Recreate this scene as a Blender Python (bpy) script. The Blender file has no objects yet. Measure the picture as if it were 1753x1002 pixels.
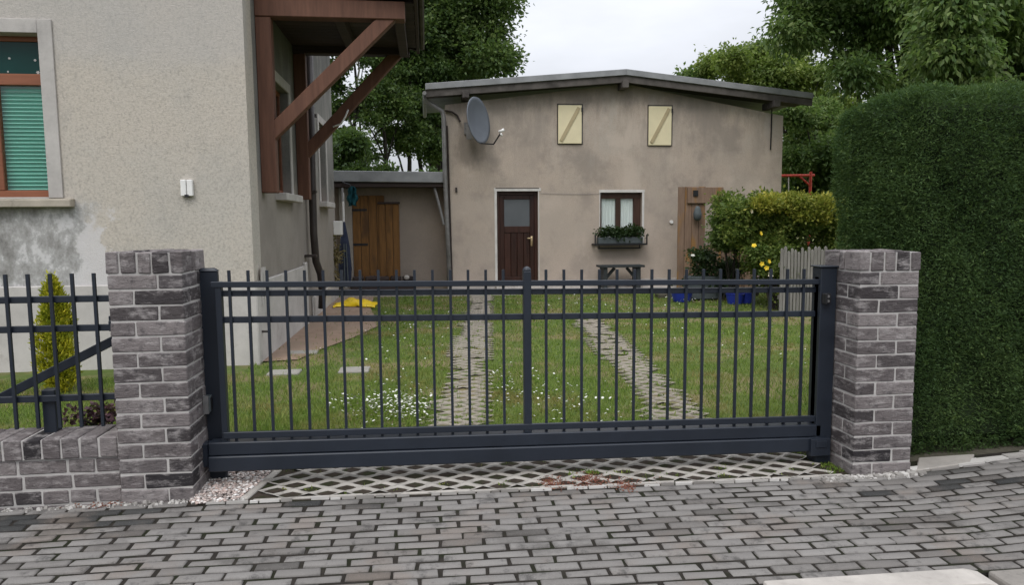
import bpy, bmesh, math, random
import numpy as np
from mathutils import Vector, Matrix

# ------------------------------------------------------------------ camera, sky, sun, exposure
SC = bpy.context.scene
COL = SC.collection
W, H = 1753.0, 1002.0
F = 1220.0
PITCH, YAW, ROLL = math.radians(5.6), math.radians(6.75), math.radians(0.45)
EYE = Vector((0, 0, 1.5))
_f = Vector((math.sin(YAW)*math.cos(PITCH), math.cos(YAW)*math.cos(PITCH), -math.sin(PITCH)))
_r = Vector((math.cos(YAW), -math.sin(YAW), 0))
_d = _f.cross(_r)
_c, _s = math.cos(ROLL), math.sin(ROLL)
CR, CD = _c*_r + _s*_d, -_s*_r + _c*_d
cam = bpy.data.cameras.new('camera')
camo = bpy.data.objects.new('camera', cam)
COL.objects.link(camo)
m3 = Matrix((CR, -CD, -_f)).transposed()
camo.matrix_world = Matrix.Translation(EYE) @ m3.to_4x4()
cam.sensor_width = 36.0
cam.lens = F/W*36.0
cam.clip_start = 0.05
cam.clip_end = 2000
SC.camera = camo

SC.view_settings.view_transform = 'Standard'
SC.view_settings.look = 'None'
SC.view_settings.exposure = 0.33
SC.view_settings.gamma = 1.0
SC.render.engine = 'CYCLES'
SC.cycles.max_bounces = 6
SC.cycles.transparent_max_bounces = 8
SC.cycles.caustics_reflective = False
SC.cycles.caustics_refractive = False

SUN_EL, SUN_AZ = math.radians(52), math.radians(205)     # high, behind the viewer's left shoulder


def nd(nt, t, ins=None, **props):
    n = nt.nodes.new(t)
    for k, v in props.items():
        setattr(n, k, v)
    for k, v in (ins or {}).items():
        s = n.inputs[k]
        if isinstance(v, bpy.types.NodeSocket):
            nt.links.new(v, s)
        elif isinstance(v, bpy.types.Node):
            nt.links.new(v.outputs[0], s)
        else:
            s.default_value = v
    return n


def rgb(c):
    return (c[0], c[1], c[2], 1.0)


def mixc(nt, f, a, b, blend='MIX'):
    n = nt.nodes.new('ShaderNodeMix')
    n.data_type = 'RGBA'
    n.blend_type = blend
    for i, v in ((0, f), (6, a), (7, b)):
        if isinstance(v, bpy.types.NodeSocket):
            nt.links.new(v, n.inputs[i])
        elif i == 0:
            n.inputs[i].default_value = v
        else:
            n.inputs[i].default_value = rgb(v)
    return n.outputs[2]


def math_(nt, op, a, b=0.0, clamp=False):
    n = nt.nodes.new('ShaderNodeMath')
    n.operation = op
    n.use_clamp = clamp
    for i, v in enumerate((a, b)):
        if isinstance(v, bpy.types.NodeSocket):
            nt.links.new(v, n.inputs[i])
        else:
            n.inputs[i].default_value = v
    return n.outputs[0]


def ramp(nt, f, stops):
    n = nt.nodes.new('ShaderNodeValToRGB')
    e = n.color_ramp.elements
    while len(e) < len(stops):
        e.new(0.5)
    for i, (p, c) in enumerate(stops):
        e[i].position = p
        e[i].color = rgb(c) if not isinstance(c, (int, float)) else (c, c, c, 1)
    nt.links.new(f, n.inputs[0])
    return n.outputs[0]


def smooth(nt, v, a, b):
    n = nt.nodes.new('ShaderNodeMapRange')
    n.interpolation_type = 'SMOOTHSTEP'
    nt.links.new(v, n.inputs[0])
    n.inputs[1].default_value = a
    n.inputs[2].default_value = b
    return n.outputs[0]


world = bpy.data.worlds.new('World')
SC.world = world
world.use_nodes = True
wt = world.node_tree
bg = wt.nodes['Background']
bg.inputs[1].default_value = 0.1
sky = nd(wt, 'ShaderNodeTexSky', sky_type='NISHITA')
sky.sun_disc = False
sky.sun_elevation = SUN_EL
sky.sun_rotation = SUN_AZ
wco = nd(wt, 'ShaderNodeTexCoord').outputs['Generated']
wsep = nd(wt, 'ShaderNodeSeparateXYZ', {0: wco})
wz = math_(wt, 'MAXIMUM', wsep.outputs[2], 0.0)
# an overcast sky: about three times brighter overhead than at the horizon
grad = math_(wt, 'MULTIPLY_ADD', wz, 13.6)
grad.node.inputs[2].default_value = 4.35
wmap = nd(wt, 'ShaderNodeMapping', {0: wco, 3: (1.0, 1.0, 3.2)})
wn = nd(wt, 'ShaderNodeTexNoise', {0: wmap.outputs[0], 'Scale': 2.3, 'Detail': 5.0, 'Roughness': 0.55})
cl = nd(wt, 'ShaderNodeMapRange', {0: wn.outputs[0], 1: 0.32, 2: 0.7, 3: 0.87, 4: 1.12}).outputs[0]
lum = math_(wt, 'MULTIPLY', grad, cl)
grey = nd(wt, 'ShaderNodeVectorMath', {0: (0.955, 0.98, 1.045), 3: lum}, operation='SCALE').outputs[0]
wcol = mixc(wt, 0.93, (0, 0, 0), (0, 0, 0))
wt.links.new(sky.outputs[0], wcol.node.inputs[6])
wt.links.new(grey, wcol.node.inputs[7])
wt.links.new(wcol, bg.inputs[0])

sun = bpy.data.lights.new('sun', 'SUN')
sun.energy = 1.0
sun.angle = math.radians(25)
sun.color = (1.0, 0.965, 0.91)
suno = bpy.data.objects.new('sun', sun)
COL.objects.link(suno)
sdir = Vector((math.sin(SUN_AZ)*math.cos(SUN_EL), math.cos(SUN_AZ)*math.cos(SUN_EL), math.sin(SUN_EL)))
suno.rotation_euler = (-sdir).to_track_quat('-Z', 'Y').to_euler()
suno.location = (0, 0, 30)


# ------------------------------------------------------------------ surveying: photo measurements to world points
def ray(px, py):
    return CR*((px-W/2)/F) + CD*((py-H/2)/F) + _f


def P(px, py, Y):
    d = ray(px, py)
    return EYE + d*(Y/d.y)


def PX(px, py, X):
    d = ray(px, py)
    return EYE + d*(X/d.x)


def G(px, py, Z=0.0):
    d = ray(px, py)
    return EYE + d*((Z-EYE.z)/d.z)


def gz(x, y):
    s = min(1.0, max(0.0, (7.5-y)/3.0))
    z = -0.010*(min(max(x, -1.3), 2.9)+1.3)*s
    if x > 2.6:
        z += 0.05*(min(x, 4.6)-2.6)*s
    return z


def gz_np(x, y):
    s = np.clip((7.5-y)/3.0, 0, 1)
    z = -0.010*(np.clip(x, -1.3, 2.9)+1.3)*s
    return z + np.where(x > 2.6, 0.05*(np.minimum(x, 4.6)-2.6)*s, 0)


R = random.Random(7)
NR = np.random.default_rng(11)


# ------------------------------------------------------------------ mesh helpers
class MB:
    def __init__(self):
        self.v = []
        self.f = []

    def add(self, vs, fs):
        o = len(self.v)
        self.v += [tuple(x) for x in vs]
        self.f += [tuple(i+o for i in q) for q in fs]

    def hexa(self, p):          # p: bottom four then top four
        self.add(p, [(3, 2, 1, 0), (4, 5, 6, 7), (0, 1, 5, 4), (1, 2, 6, 5), (2, 3, 7, 6), (3, 0, 4, 7)])

    def box(self, x0, x1, y0, y1, z0, z1):
        self.hexa([(x0, y0, z0), (x1, y0, z0), (x1, y1, z0), (x0, y1, z0),
                   (x0, y0, z1), (x1, y0, z1), (x1, y1, z1), (x0, y1, z1)])

    def bar(self, p, q, w, h, up=(0, 0, 1)):
        p, q, up = Vector(p), Vector(q), Vector(up)
        d = (q-p).normalized()
        a = d.cross(up)
        if a.length < 1e-4:
            a = d.cross(Vector((1, 0, 0)))
        a.normalize()
        b = a.cross(d).normalized()
        a, b = a*w/2, b*h/2
        self.hexa([p-a-b, p+a-b, p+a+b, p-a+b, q-a-b, q+a-b, q+a+b, q-a+b])

    def tube(self, pts, r, n=8):
        pts = [Vector(p) for p in pts]
        rs = r if isinstance(r, (list, tuple)) else [r]*len(pts)
        o = len(self.v)
        prev = None
        for i, p in enumerate(pts):
            t = (pts[min(i+1, len(pts)-1)]-pts[max(i-1, 0)]).normalized()
            if prev is None:
                a = t.cross(Vector((0, 0, 1)))
                if a.length < 1e-3:
                    a = t.cross(Vector((0, 1, 0)))
            else:
                a = prev-t*prev.dot(t)
            a.normalize()
            prev = a
            b = t.cross(a)
            for k in range(n):
                an = 2*math.pi*k/n
                self.v.append(tuple(p+(a*math.cos(an)+b*math.sin(an))*rs[i]))
        for i in range(len(pts)-1):
            for k in range(n):
                k2 = (k+1) % n
                self.f.append((o+i*n+k, o+i*n+k2, o+(i+1)*n+k2, o+(i+1)*n+k))
        self.f.append(tuple(o+k for k in reversed(range(n))))
        self.f.append(tuple(o+(len(pts)-1)*n+k for k in range(n)))

    def prism(self, pts, y0, y1):      # pts in x,z extruded along y
        n = len(pts)
        vs = [(x, y0, z) for x, z in pts]+[(x, y1, z) for x, z in pts]
        fs = [tuple(range(n)), tuple(reversed(range(n, 2*n)))]
        fs += [(i, (i+1) % n, (i+1) % n+n, i+n) for i in range(n)]
        self.add(vs, fs)

    def lathe(self, c, prof, n=16):    # prof: (radius, z)
        o = len(self.v)
        for r, z in prof:
            for k in range(n):
                a = 2*math.pi*k/n
                self.v.append((c[0]+r*math.cos(a), c[1]+r*math.sin(a), c[2]+z))
        for i in range(len(prof)-1):
            for k in range(n):
                k2 = (k+1) % n
                self.f.append((o+i*n+k, o+i*n+k2, o+(i+1)*n+k2, o+(i+1)*n+k))
        self.f.append(tuple(o+k for k in reversed(range(n))))
        self.f.append(tuple(o+(len(prof)-1)*n+k for k in range(n)))

    def build(self, name, mat, parent=None, bevel=0.0, smooth=False, seg=1, recalc=True):
        me = bpy.data.meshes.new(name)
        me.from_pydata(self.v, [], self.f)
        if recalc:
            bm = bmesh.new()
            bm.from_mesh(me)
            bmesh.ops.recalc_face_normals(bm, faces=bm.faces)
            bm.to_mesh(me)
            bm.free()
        return link(name, me, mat, parent, bevel, smooth, seg)


def link(name, me, mat, parent=None, bevel=0.0, smooth=False, seg=1):
    if mat:
        me.materials.append(mat)
    if smooth:
        me.polygons.foreach_set('use_smooth', [True]*len(me.polygons))
    o = bpy.data.objects.new(name, me)
    COL.objects.link(o)
    if parent:
        o.parent = parent
        if parent.parent is None:
            o.matrix_parent_inverse = Matrix.Translation(-Vector(parent.location))
    if bevel:
        b = o.modifiers.new('bevel', 'BEVEL')
        b.width = bevel
        b.segments = seg
        b.limit_method = 'ANGLE'
        b.angle_limit = math.radians(40)
    return o


def world_loc(o):
    v = Vector(o.location)
    while o.parent:
        # children are built in world space with an inverse, so only a root carries a shift
        o = o.parent
        v = Vector(o.location)
    return v


def fast(name, V, Fc, mat, parent=None, attr=None, smooth=False):
    """mesh from numpy: V (n,3), Fc (m,k)"""
    me = bpy.data.meshes.new(name)
    n, (m, k) = len(V), Fc.shape
    me.vertices.add(n)
    me.vertices.foreach_set('co', np.ascontiguousarray(V, dtype=np.float32).ravel())
    me.loops.add(m*k)
    me.loops.foreach_set('vertex_index', np.ascontiguousarray(Fc, dtype=np.int32).ravel())
    me.polygons.add(m)
    me.polygons.foreach_set('loop_start', np.arange(0, m*k, k, dtype=np.int32))
    me.polygons.foreach_set('loop_total', np.full(m, k, dtype=np.int32))
    if attr is not None:
        a = me.attributes.new('tone', 'FLOAT', 'FACE')
        a.data.foreach_set('value', np.ascontiguousarray(attr, dtype=np.float32))
    me.update(calc_edges=True)
    me.validate()
    return link(name, me, mat, parent, smooth=smooth)


def tag(o, label, cat, group=None):
    o['label'] = label
    o['category'] = cat
    if group:
        o['group'] = group
    return o


def thing(name, label, cat, loc=(0, 0, 0), group=None):
    o = bpy.data.objects.new(name, None)
    o.empty_display_size = 0.1
    COL.objects.link(o)
    o.location = loc
    return tag(o, label, cat, group)


def kind(o, k):
    o['kind'] = k
    return o


# ------------------------------------------------------------------ materials
def newmat(name):
    m = bpy.data.materials.new(name)
    m.use_nodes = True
    nt = m.node_tree
    b = nt.nodes['Principled BSDF']
    return m, nt, b


def setb(nt, b, col=None, rough=None, spec=None, metal=None, bump=None, bstr=0.3, bdist=0.01):
    def put(k, v):
        if isinstance(v, bpy.types.NodeSocket):
            nt.links.new(v, b.inputs[k])
        elif isinstance(v, (tuple, list)):
            b.inputs[k].default_value = rgb(v)
        else:
            b.inputs[k].default_value = v
    if col is not None:
        put('Base Color', col)
    if rough is not None:
        put('Roughness', rough)
    if spec is not None:
        put('Specular IOR Level', spec)
    if metal is not None:
        put('Metallic', metal)
    if bump is not None:
        bn = nd(nt, 'ShaderNodeBump', {'Strength': bstr, 'Distance': bdist, 'Height': bump})
        nt.links.new(bn.outputs[0], b.inputs['Normal'])


def pos(nt):
    return nd(nt, 'ShaderNodeNewGeometry').outputs['Position']


def island(nt):
    return nd(nt, 'ShaderNodeNewGeometry').outputs['Random Per Island']


def noise(nt, scale, detail=4.0, rough=0.55, vec=None, stretch=None):
    v = vec or pos(nt)
    if stretch:
        v = nd(nt, 'ShaderNodeMapping', {0: v, 3: stretch}).outputs[0]
    return nd(nt, 'ShaderNodeTexNoise', {0: v, 'Scale': scale, 'Detail': detail, 'Roughness': rough}).outputs[0]


def simple(name, col, rough=0.6, spec=0.4, metal=0.0, var=0.15, scale=6.0, bstr=0.1, bscale=60.0, stretch=None):
    m, nt, b = newmat(name)
    n = noise(nt, scale, 5.0, 0.6, stretch=stretch)
    lo = tuple(c*(1-var) for c in col)
    hi = tuple(min(1, c*(1+var)) for c in col)
    c = ramp(nt, n, [(0.3, lo), (0.7, hi)])
    setb(nt, b, c, rough, spec, metal, noise(nt, bscale, 3.0), bstr, 0.004)
    return m


def m_brick():
    m, nt, b = newmat('clinker_brick')
    i = island(nt)
    base = ramp(nt, i, [(0.0, (0.032, 0.029, 0.031)), (0.22, (0.062, 0.054, 0.055)), (0.4, (0.13, 0.113, 0.112)), (0.6, (0.16, 0.14, 0.138)),
                        (0.85, (0.25, 0.222, 0.216)), (1.0, (0.085, 0.075, 0.077))])
    off = nd(nt, 'ShaderNodeVectorMath', {0: pos(nt), 1: nd(nt, 'ShaderNodeCombineXYZ', {0: math_(nt, 'MULTIPLY', i, 37.0), 2: math_(nt, 'MULTIPLY', i, 11.0)}).outputs[0]}, operation='ADD').outputs[0]
    n1 = noise(nt, 9.0, 8.0, 0.72, off, (1.0, 1.0, 2.4))
    pale = smooth(nt, n1, 0.47, 0.66)
    c = mixc(nt, math_(nt, 'MULTIPLY', pale, 0.66), base, (0.40, 0.37, 0.36))
    n2 = noise(nt, 22.0, 5.0, 0.7, off)
    dark = smooth(nt, n2, 0.52, 0.68)
    c = mixc(nt, math_(nt, 'MULTIPLY', dark, 0.6), c, (0.05, 0.045, 0.048))
    h = math_(nt, 'ADD', noise(nt, 60.0, 6.0, 0.7), math_(nt, 'MULTIPLY', noise(nt, 14.0, 5.0, 0.7, off, (1.0, 1.0, 3.2)), 1.6))
    setb(nt, b, c, 0.85, 0.2, 0, h, 0.8, 0.010)
    return m


def m_plaster(name, base, warm, dark, kindp):
    m, nt, b = newmat(name)
    p = pos(nt)
    n1 = noise(nt, 0.9, 6.0, 0.6)
    c = mixc(nt, smooth(nt, n1, 0.35, 0.65), base, warm)
    n2 = noise(nt, 2.6, 8.0, 0.72, stretch=(1.0, 1.0, 0.55))
    c = mixc(nt, math_(nt, 'MULTIPLY', smooth(nt, n2, 0.52, 0.74), 0.5), c, dark)
    sp = noise(nt, 38.0 if kindp == 'roughcast' else 55.0, 4.0, 0.8)
    c = mixc(nt, math_(nt, 'MULTIPLY', smooth(nt, sp, 0.46, 0.66), 0.5), c, tuple(x*0.55 for x in base))
    c = mixc(nt, math_(nt, 'MULTIPLY', smooth(nt, sp, 0.5, 0.30), 0.30), c, tuple(min(1, x*1.25) for x in base))
    xyz = nd(nt, 'ShaderNodeSeparateXYZ', {0: p})
    X, Y, Z = xyz.outputs
    if kindp == 'roughcast':
        # bare grey and flaking white patch of failed render below the window sill, and a paler repair band
        nn = noise(nt, 2.2, 8.0, 0.7)
        edge = math_(nt, 'ADD', math_(nt, 'MULTIPLY', nn, 1.1), -0.55)
        m1 = smooth(nt, math_(nt, 'ADD', X, edge), -3.35, -3.62)
        m2 = smooth(nt, math_(nt, 'ADD', Z, math_(nt, 'MULTIPLY', edge, 0.5)), 1.78, 1.66)
        front = smooth(nt, Y, 8.1, 8.0)
        patch = math_(nt, 'MULTIPLY', math_(nt, 'MULTIPLY', m1, m2), front)
        pn = noise(nt, 4.6, 10.0, 0.74, stretch=(1.0, 1.0, 0.7))
        pc = ramp(nt, pn, [(0.33, (0.17, 0.165, 0.16)), (0.44, (0.29, 0.285, 0.275)), (0.53, (0.42, 0.415, 0.41)), (0.57, (0.58, 0.57, 0.57)), (0.7, (0.64, 0.63, 0.63))])
        c = mixc(nt, math_(nt, 'MULTIPLY', patch, 0.92), c, pc)
        up = math_(nt, 'MULTIPLY', smooth(nt, math_(nt, 'ADD', Z, math_(nt, 'MULTIPLY', edge, 0.35)), 3.05, 3.35), front)
        c = mixc(nt, math_(nt, 'MULTIPLY', up, 0.36), c, (0.44, 0.43, 0.425))
        wh = math_(nt, 'MULTIPLY', math_(nt, 'MULTIPLY', smooth(nt, math_(nt, 'ABSOLUTE', math_(nt, 'ADD', math_(nt, 'ADD', X, edge), 3.42)), 0.16, 0.10), smooth(nt, math_(nt, 'ADD', Z, edge), 1.62, 1.5)), front)
        c = mixc(nt, math_(nt, 'MULTIPLY', wh, 0.8), c, (0.62, 0.60, 0.60))
    else:
        # rain streaks below the eaves, a darker upper half and a paler band lower down
        st = noise(nt, 2.1, 7.0, 0.72, stretch=(1.0, 1.0, 0.22))
        cld = noise(nt, 0.75, 7.0, 0.66)
        c = mixc(nt, math_(nt, 'MULTIPLY', smooth(nt, cld, 0.47, 0.62), 0.55), c, tuple(x*0.82 for x in dark))
        c = mixc(nt, math_(nt, 'MULTIPLY', smooth(nt, cld, 0.46, 0.34), 0.5), c, tuple(min(1, x*1.3) for x in base))
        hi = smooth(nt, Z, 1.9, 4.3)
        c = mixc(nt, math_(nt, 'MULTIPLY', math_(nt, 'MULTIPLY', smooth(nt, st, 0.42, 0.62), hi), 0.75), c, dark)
        c = mixc(nt, math_(nt, 'MULTIPLY', math_(nt, 'MULTIPLY', smooth(nt, st, 0.48, 0.33), hi), 0.5), c, (0.46, 0.43, 0.39))
        lowp = smooth(nt, math_(nt, 'ADD', Z, math_(nt, 'MULTIPLY', n1, 0.7)), 2.6, 2.2)
        c = mixc(nt, math_(nt, 'MULTIPLY', lowp, 0.35), c, (0.46, 0.39, 0.335))
        # a dark patch on the render behind and below the satellite dish
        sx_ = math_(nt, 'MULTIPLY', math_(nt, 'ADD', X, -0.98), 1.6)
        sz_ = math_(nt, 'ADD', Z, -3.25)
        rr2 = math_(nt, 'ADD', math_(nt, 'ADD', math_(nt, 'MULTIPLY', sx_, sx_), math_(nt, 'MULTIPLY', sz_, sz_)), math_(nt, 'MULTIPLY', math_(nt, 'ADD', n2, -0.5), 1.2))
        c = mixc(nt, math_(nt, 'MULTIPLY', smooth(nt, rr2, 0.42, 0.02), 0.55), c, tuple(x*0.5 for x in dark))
        gutter = math_(nt, 'MULTIPLY', smooth(nt, math_(nt, 'ADD', Z, math_(nt, 'MULTIPLY', n2, 0.9)), 4.35, 4.75), 0.45)  # extra darkening towards the top of the wall
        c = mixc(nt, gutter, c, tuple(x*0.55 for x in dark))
    hgt = math_(nt, 'ADD', noise(nt, 70.0, 4.0, 0.7), math_(nt, 'MULTIPLY', noise(nt, 5.0, 4.0), 0.8))
    setb(nt, b, c, 0.92, 0.15, 0, hgt, 0.6 if kindp == 'roughcast' else 0.4, 0.012)
    return m


def m_wood(name, c1, c2, axis=2, rough=0.6, bstr=0.25, extra=None):
    m, nt, b = newmat(name)
    st = [9.0, 9.0, 9.0]
    st[axis] = 0.9
    i = island(nt)
    off = nd(nt, 'ShaderNodeVectorMath', {0: pos(nt), 1: nd(nt, 'ShaderNodeCombineXYZ', {0: math_(nt, 'MULTIPLY', i, 19.0), 1: math_(nt, 'MULTIPLY', i, 7.0), 2: math_(nt, 'MULTIPLY', i, 13.0)}).outputs[0]}, operation='ADD').outputs[0]
    n = noise(nt, 2.0, 7.0, 0.65, off, tuple(st))
    c = ramp(nt, n, [(0.28, c1), (0.72, c2)])
    tone = ramp(nt, i, [(0.0, 0.72), (1.0, 1.18)])
    c = mixc(nt, 1.0, c, (1, 1, 1), 'MULTIPLY')
    nt.links.new(tone, c.node.inputs[7])
    if extra:
        c = mixc(nt, math_(nt, 'MULTIPLY', smooth(nt, noise(nt, 3.0, 5.0, 0.6, off, (2.0, 2.0, 0.5)), 0.52, 0.68), 0.8), c, extra)
    setb(nt, b, c, rough, 0.3, 0, n, bstr, 0.006)
    return m


def m_leaf(name, c1, c2, c3, patch=1.2, trans=0.35, rough=0.5, spec=0.35):
    m, nt, b = newmat(name)
    i = island(nt)
    c = ramp(nt, i, [(0.0, c1), (0.55, c2), (1.0, c3)])
    n = noise(nt, patch, 3.0, 0.5)
    v = ramp(nt, n, [(0.3, (0.62, 0.70, 0.62)), (0.7, (1.3, 1.2, 1.05))])
    c = mixc(nt, 1.0, c, (1, 1, 1), 'MULTIPLY')
    nt.links.new(v, c.node.inputs[7])
    setb(nt, b, c, rough, spec)
    tr = nd(nt, 'ShaderNodeBsdfTranslucent')
    nt.links.new(mixc(nt, 0.5, (0.10, 0.16, 0.02), (0, 0, 0)), tr.inputs[0])
    nt.links.new(c, tr.inputs[0].links[0].from_node.inputs[7])
    mx = nd(nt, 'ShaderNodeMixShader', {0: trans, 1: b.outputs[0], 2: tr.outputs[0]})
    nt.links.new(mx.outputs[0], nt.nodes['Material Output'].inputs[0])
    return m


def m_glass(name, tint, rough=0.06, spec=0.6):
    m, nt, b = newmat(name)
    n = noise(nt, 3.0, 3.0)
    setb(nt, b, ramp(nt, n, [(0.35, tuple(x*0.85 for x in tint)), (0.65, tint)]), rough, spec)
    return m


def m_pane(name, tint, alpha):
    """see-through window glass: mostly clear, with a sky reflection"""
    m, nt, b = newmat(name)
    tr = nd(nt, 'ShaderNodeBsdfTransparent', {0: rgb(tint)})
    gl = nd(nt, 'ShaderNodeBsdfGlossy', {0: (0.9, 0.92, 0.95, 1), 1: 0.03})
    fr = nd(nt, 'ShaderNodeLayerWeight', {0: 0.5})
    k = math_(nt, 'ADD', math_(nt, 'MULTIPLY', math_(nt, 'POWER', fr.outputs['Facing'], 4.0), 0.6), alpha, True)
    mx = nd(nt, 'ShaderNodeMixShader', {0: k, 1: tr.outputs[0], 2: gl.outputs[0]})
    nt.links.new(mx.outputs[0], nt.nodes['Material Output'].inputs[0])
    return m


def m_concrete(name, col, stain=(0.08, 0.075, 0.07), amt=0.5, scale=3.0):
    m, nt, b = newmat(name)
    n = noise(nt, scale, 8.0, 0.7)
    c = ramp(nt, n, [(0.25, tuple(x*0.75 for x in col)), (0.75, tuple(min(1, x*1.2) for x in col))])
    c = mixc(nt, math_(nt, 'MULTIPLY', smooth(nt, noise(nt, scale*2.3, 7.0, 0.7), 0.54, 0.72), amt), c, stain)
    fine = noise(nt, 160.0, 3.0, 0.8)
    c = mixc(nt, math_(nt, 'MULTIPLY', smooth(nt, fine, 0.55, 0.72), 0.35), c, tuple(x*0.5 for x in col))
    setb(nt, b, c, 0.9, 0.2, 0, fine, 0.3, 0.004)
    return m


def m_paver():
    m, nt, b = newmat('grey_paver')
    t = nd(nt, 'ShaderNodeAttribute', attribute_name='tone').outputs['Fac']
    c = ramp(nt, t, [(0.0, (0.026, 0.027, 0.027)), (0.25, (0.062, 0.061, 0.058)), (0.4, (0.120, 0.109, 0.100)), (0.7, (0.188, 0.177, 0.166)), (1.0, (0.235, 0.223, 0.210))])
    n = noise(nt, 2.3, 6.0, 0.6)
    c = mixc(nt, math_(nt, 'MULTIPLY', smooth(nt, n, 0.5, 0.66), 0.4), c, (0.19, 0.148, 0.118))
    nb = noise(nt, 1.1, 7.0, 0.7, stretch=(1.3, 1.6, 1.0))
    c = mixc(nt, math_(nt, 'MULTIPLY', smooth(nt, nb, 0.53, 0.66), 0.5), c, (0.055, 0.050, 0.045))
    n2 = noise(nt, 7.0, 7.0, 0.72)
    c = mixc(nt, math_(nt, 'MULTIPLY', smooth(nt, n2, 0.53, 0.68), 0.75), c, (0.050, 0.047, 0.045))
    fine = noise(nt, 210.0, 3.0, 0.8)
    c = mixc(nt, math_(nt, 'MULTIPLY', smooth(nt, fine, 0.52, 0.72), 0.42), c, (0.09, 0.088, 0.085))
    c = mixc(nt, math_(nt, 'MULTIPLY', smooth(nt, fine, 0.45, 0.28), 0.35), c, (0.36, 0.345, 0.33))
    setb(nt, b, c, 0.88, 0.25, 0, math_(nt, 'ADD', fine, math_(nt, 'MULTIPLY', noise(nt, 25.0, 4.0), 0.8)), 0.5, 0.004)
    return m


def m_soil(name, c1, c2, c3=None, scale=9.0):
    m, nt, b = newmat(name)
    n = noise(nt, scale, 9.0, 0.75)
    c = ramp(nt, n, [(0.3, c1), (0.7, c2)])
    if c3:
        c = mixc(nt, smooth(nt, noise(nt, scale*0.35, 5.0, 0.6), 0.47, 0.62), c, c3)
    setb(nt, b, c, 0.95, 0.1, 0, noise(nt, scale*9, 6.0, 0.8), 0.7, 0.01)
    return m


def m_grass(name):
    m, nt, b = newmat(name)
    i = island(nt)
    n = noise(nt, 0.95, 6.0, 0.68)
    g = ramp(nt, i, [(0.0, (0.085, 0.155, 0.022)), (0.5, (0.16, 0.25, 0.038)), (1.0, (0.265, 0.33, 0.07))])
    y = ramp(nt, i, [(0.0, (0.17, 0.155, 0.040)), (0.6, (0.28, 0.24, 0.08)), (1.0, (0.38, 0.30, 0.13))])
    c = mixc(nt, smooth(nt, n, 0.47, 0.66), g, y)
    setb(nt, b, c, 0.6, 0.25)
    tr = nd(nt, 'ShaderNodeBsdfTranslucent', {0: c})
    mx = nd(nt, 'ShaderNodeMixShader', {0: 0.3, 1: b.outputs[0], 2: tr.outputs[0]})
    nt.links.new(mx.outputs[0], nt.nodes['Material Output'].inputs[0])
    return m


def m_pebble(name, stops):
    m, nt, b = newmat(name)
    c = ramp(nt, island(nt), stops)
    setb(nt, b, c, 0.75, 0.3, 0, noise(nt, 90.0, 3.0), 0.3, 0.003)
    return m


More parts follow.
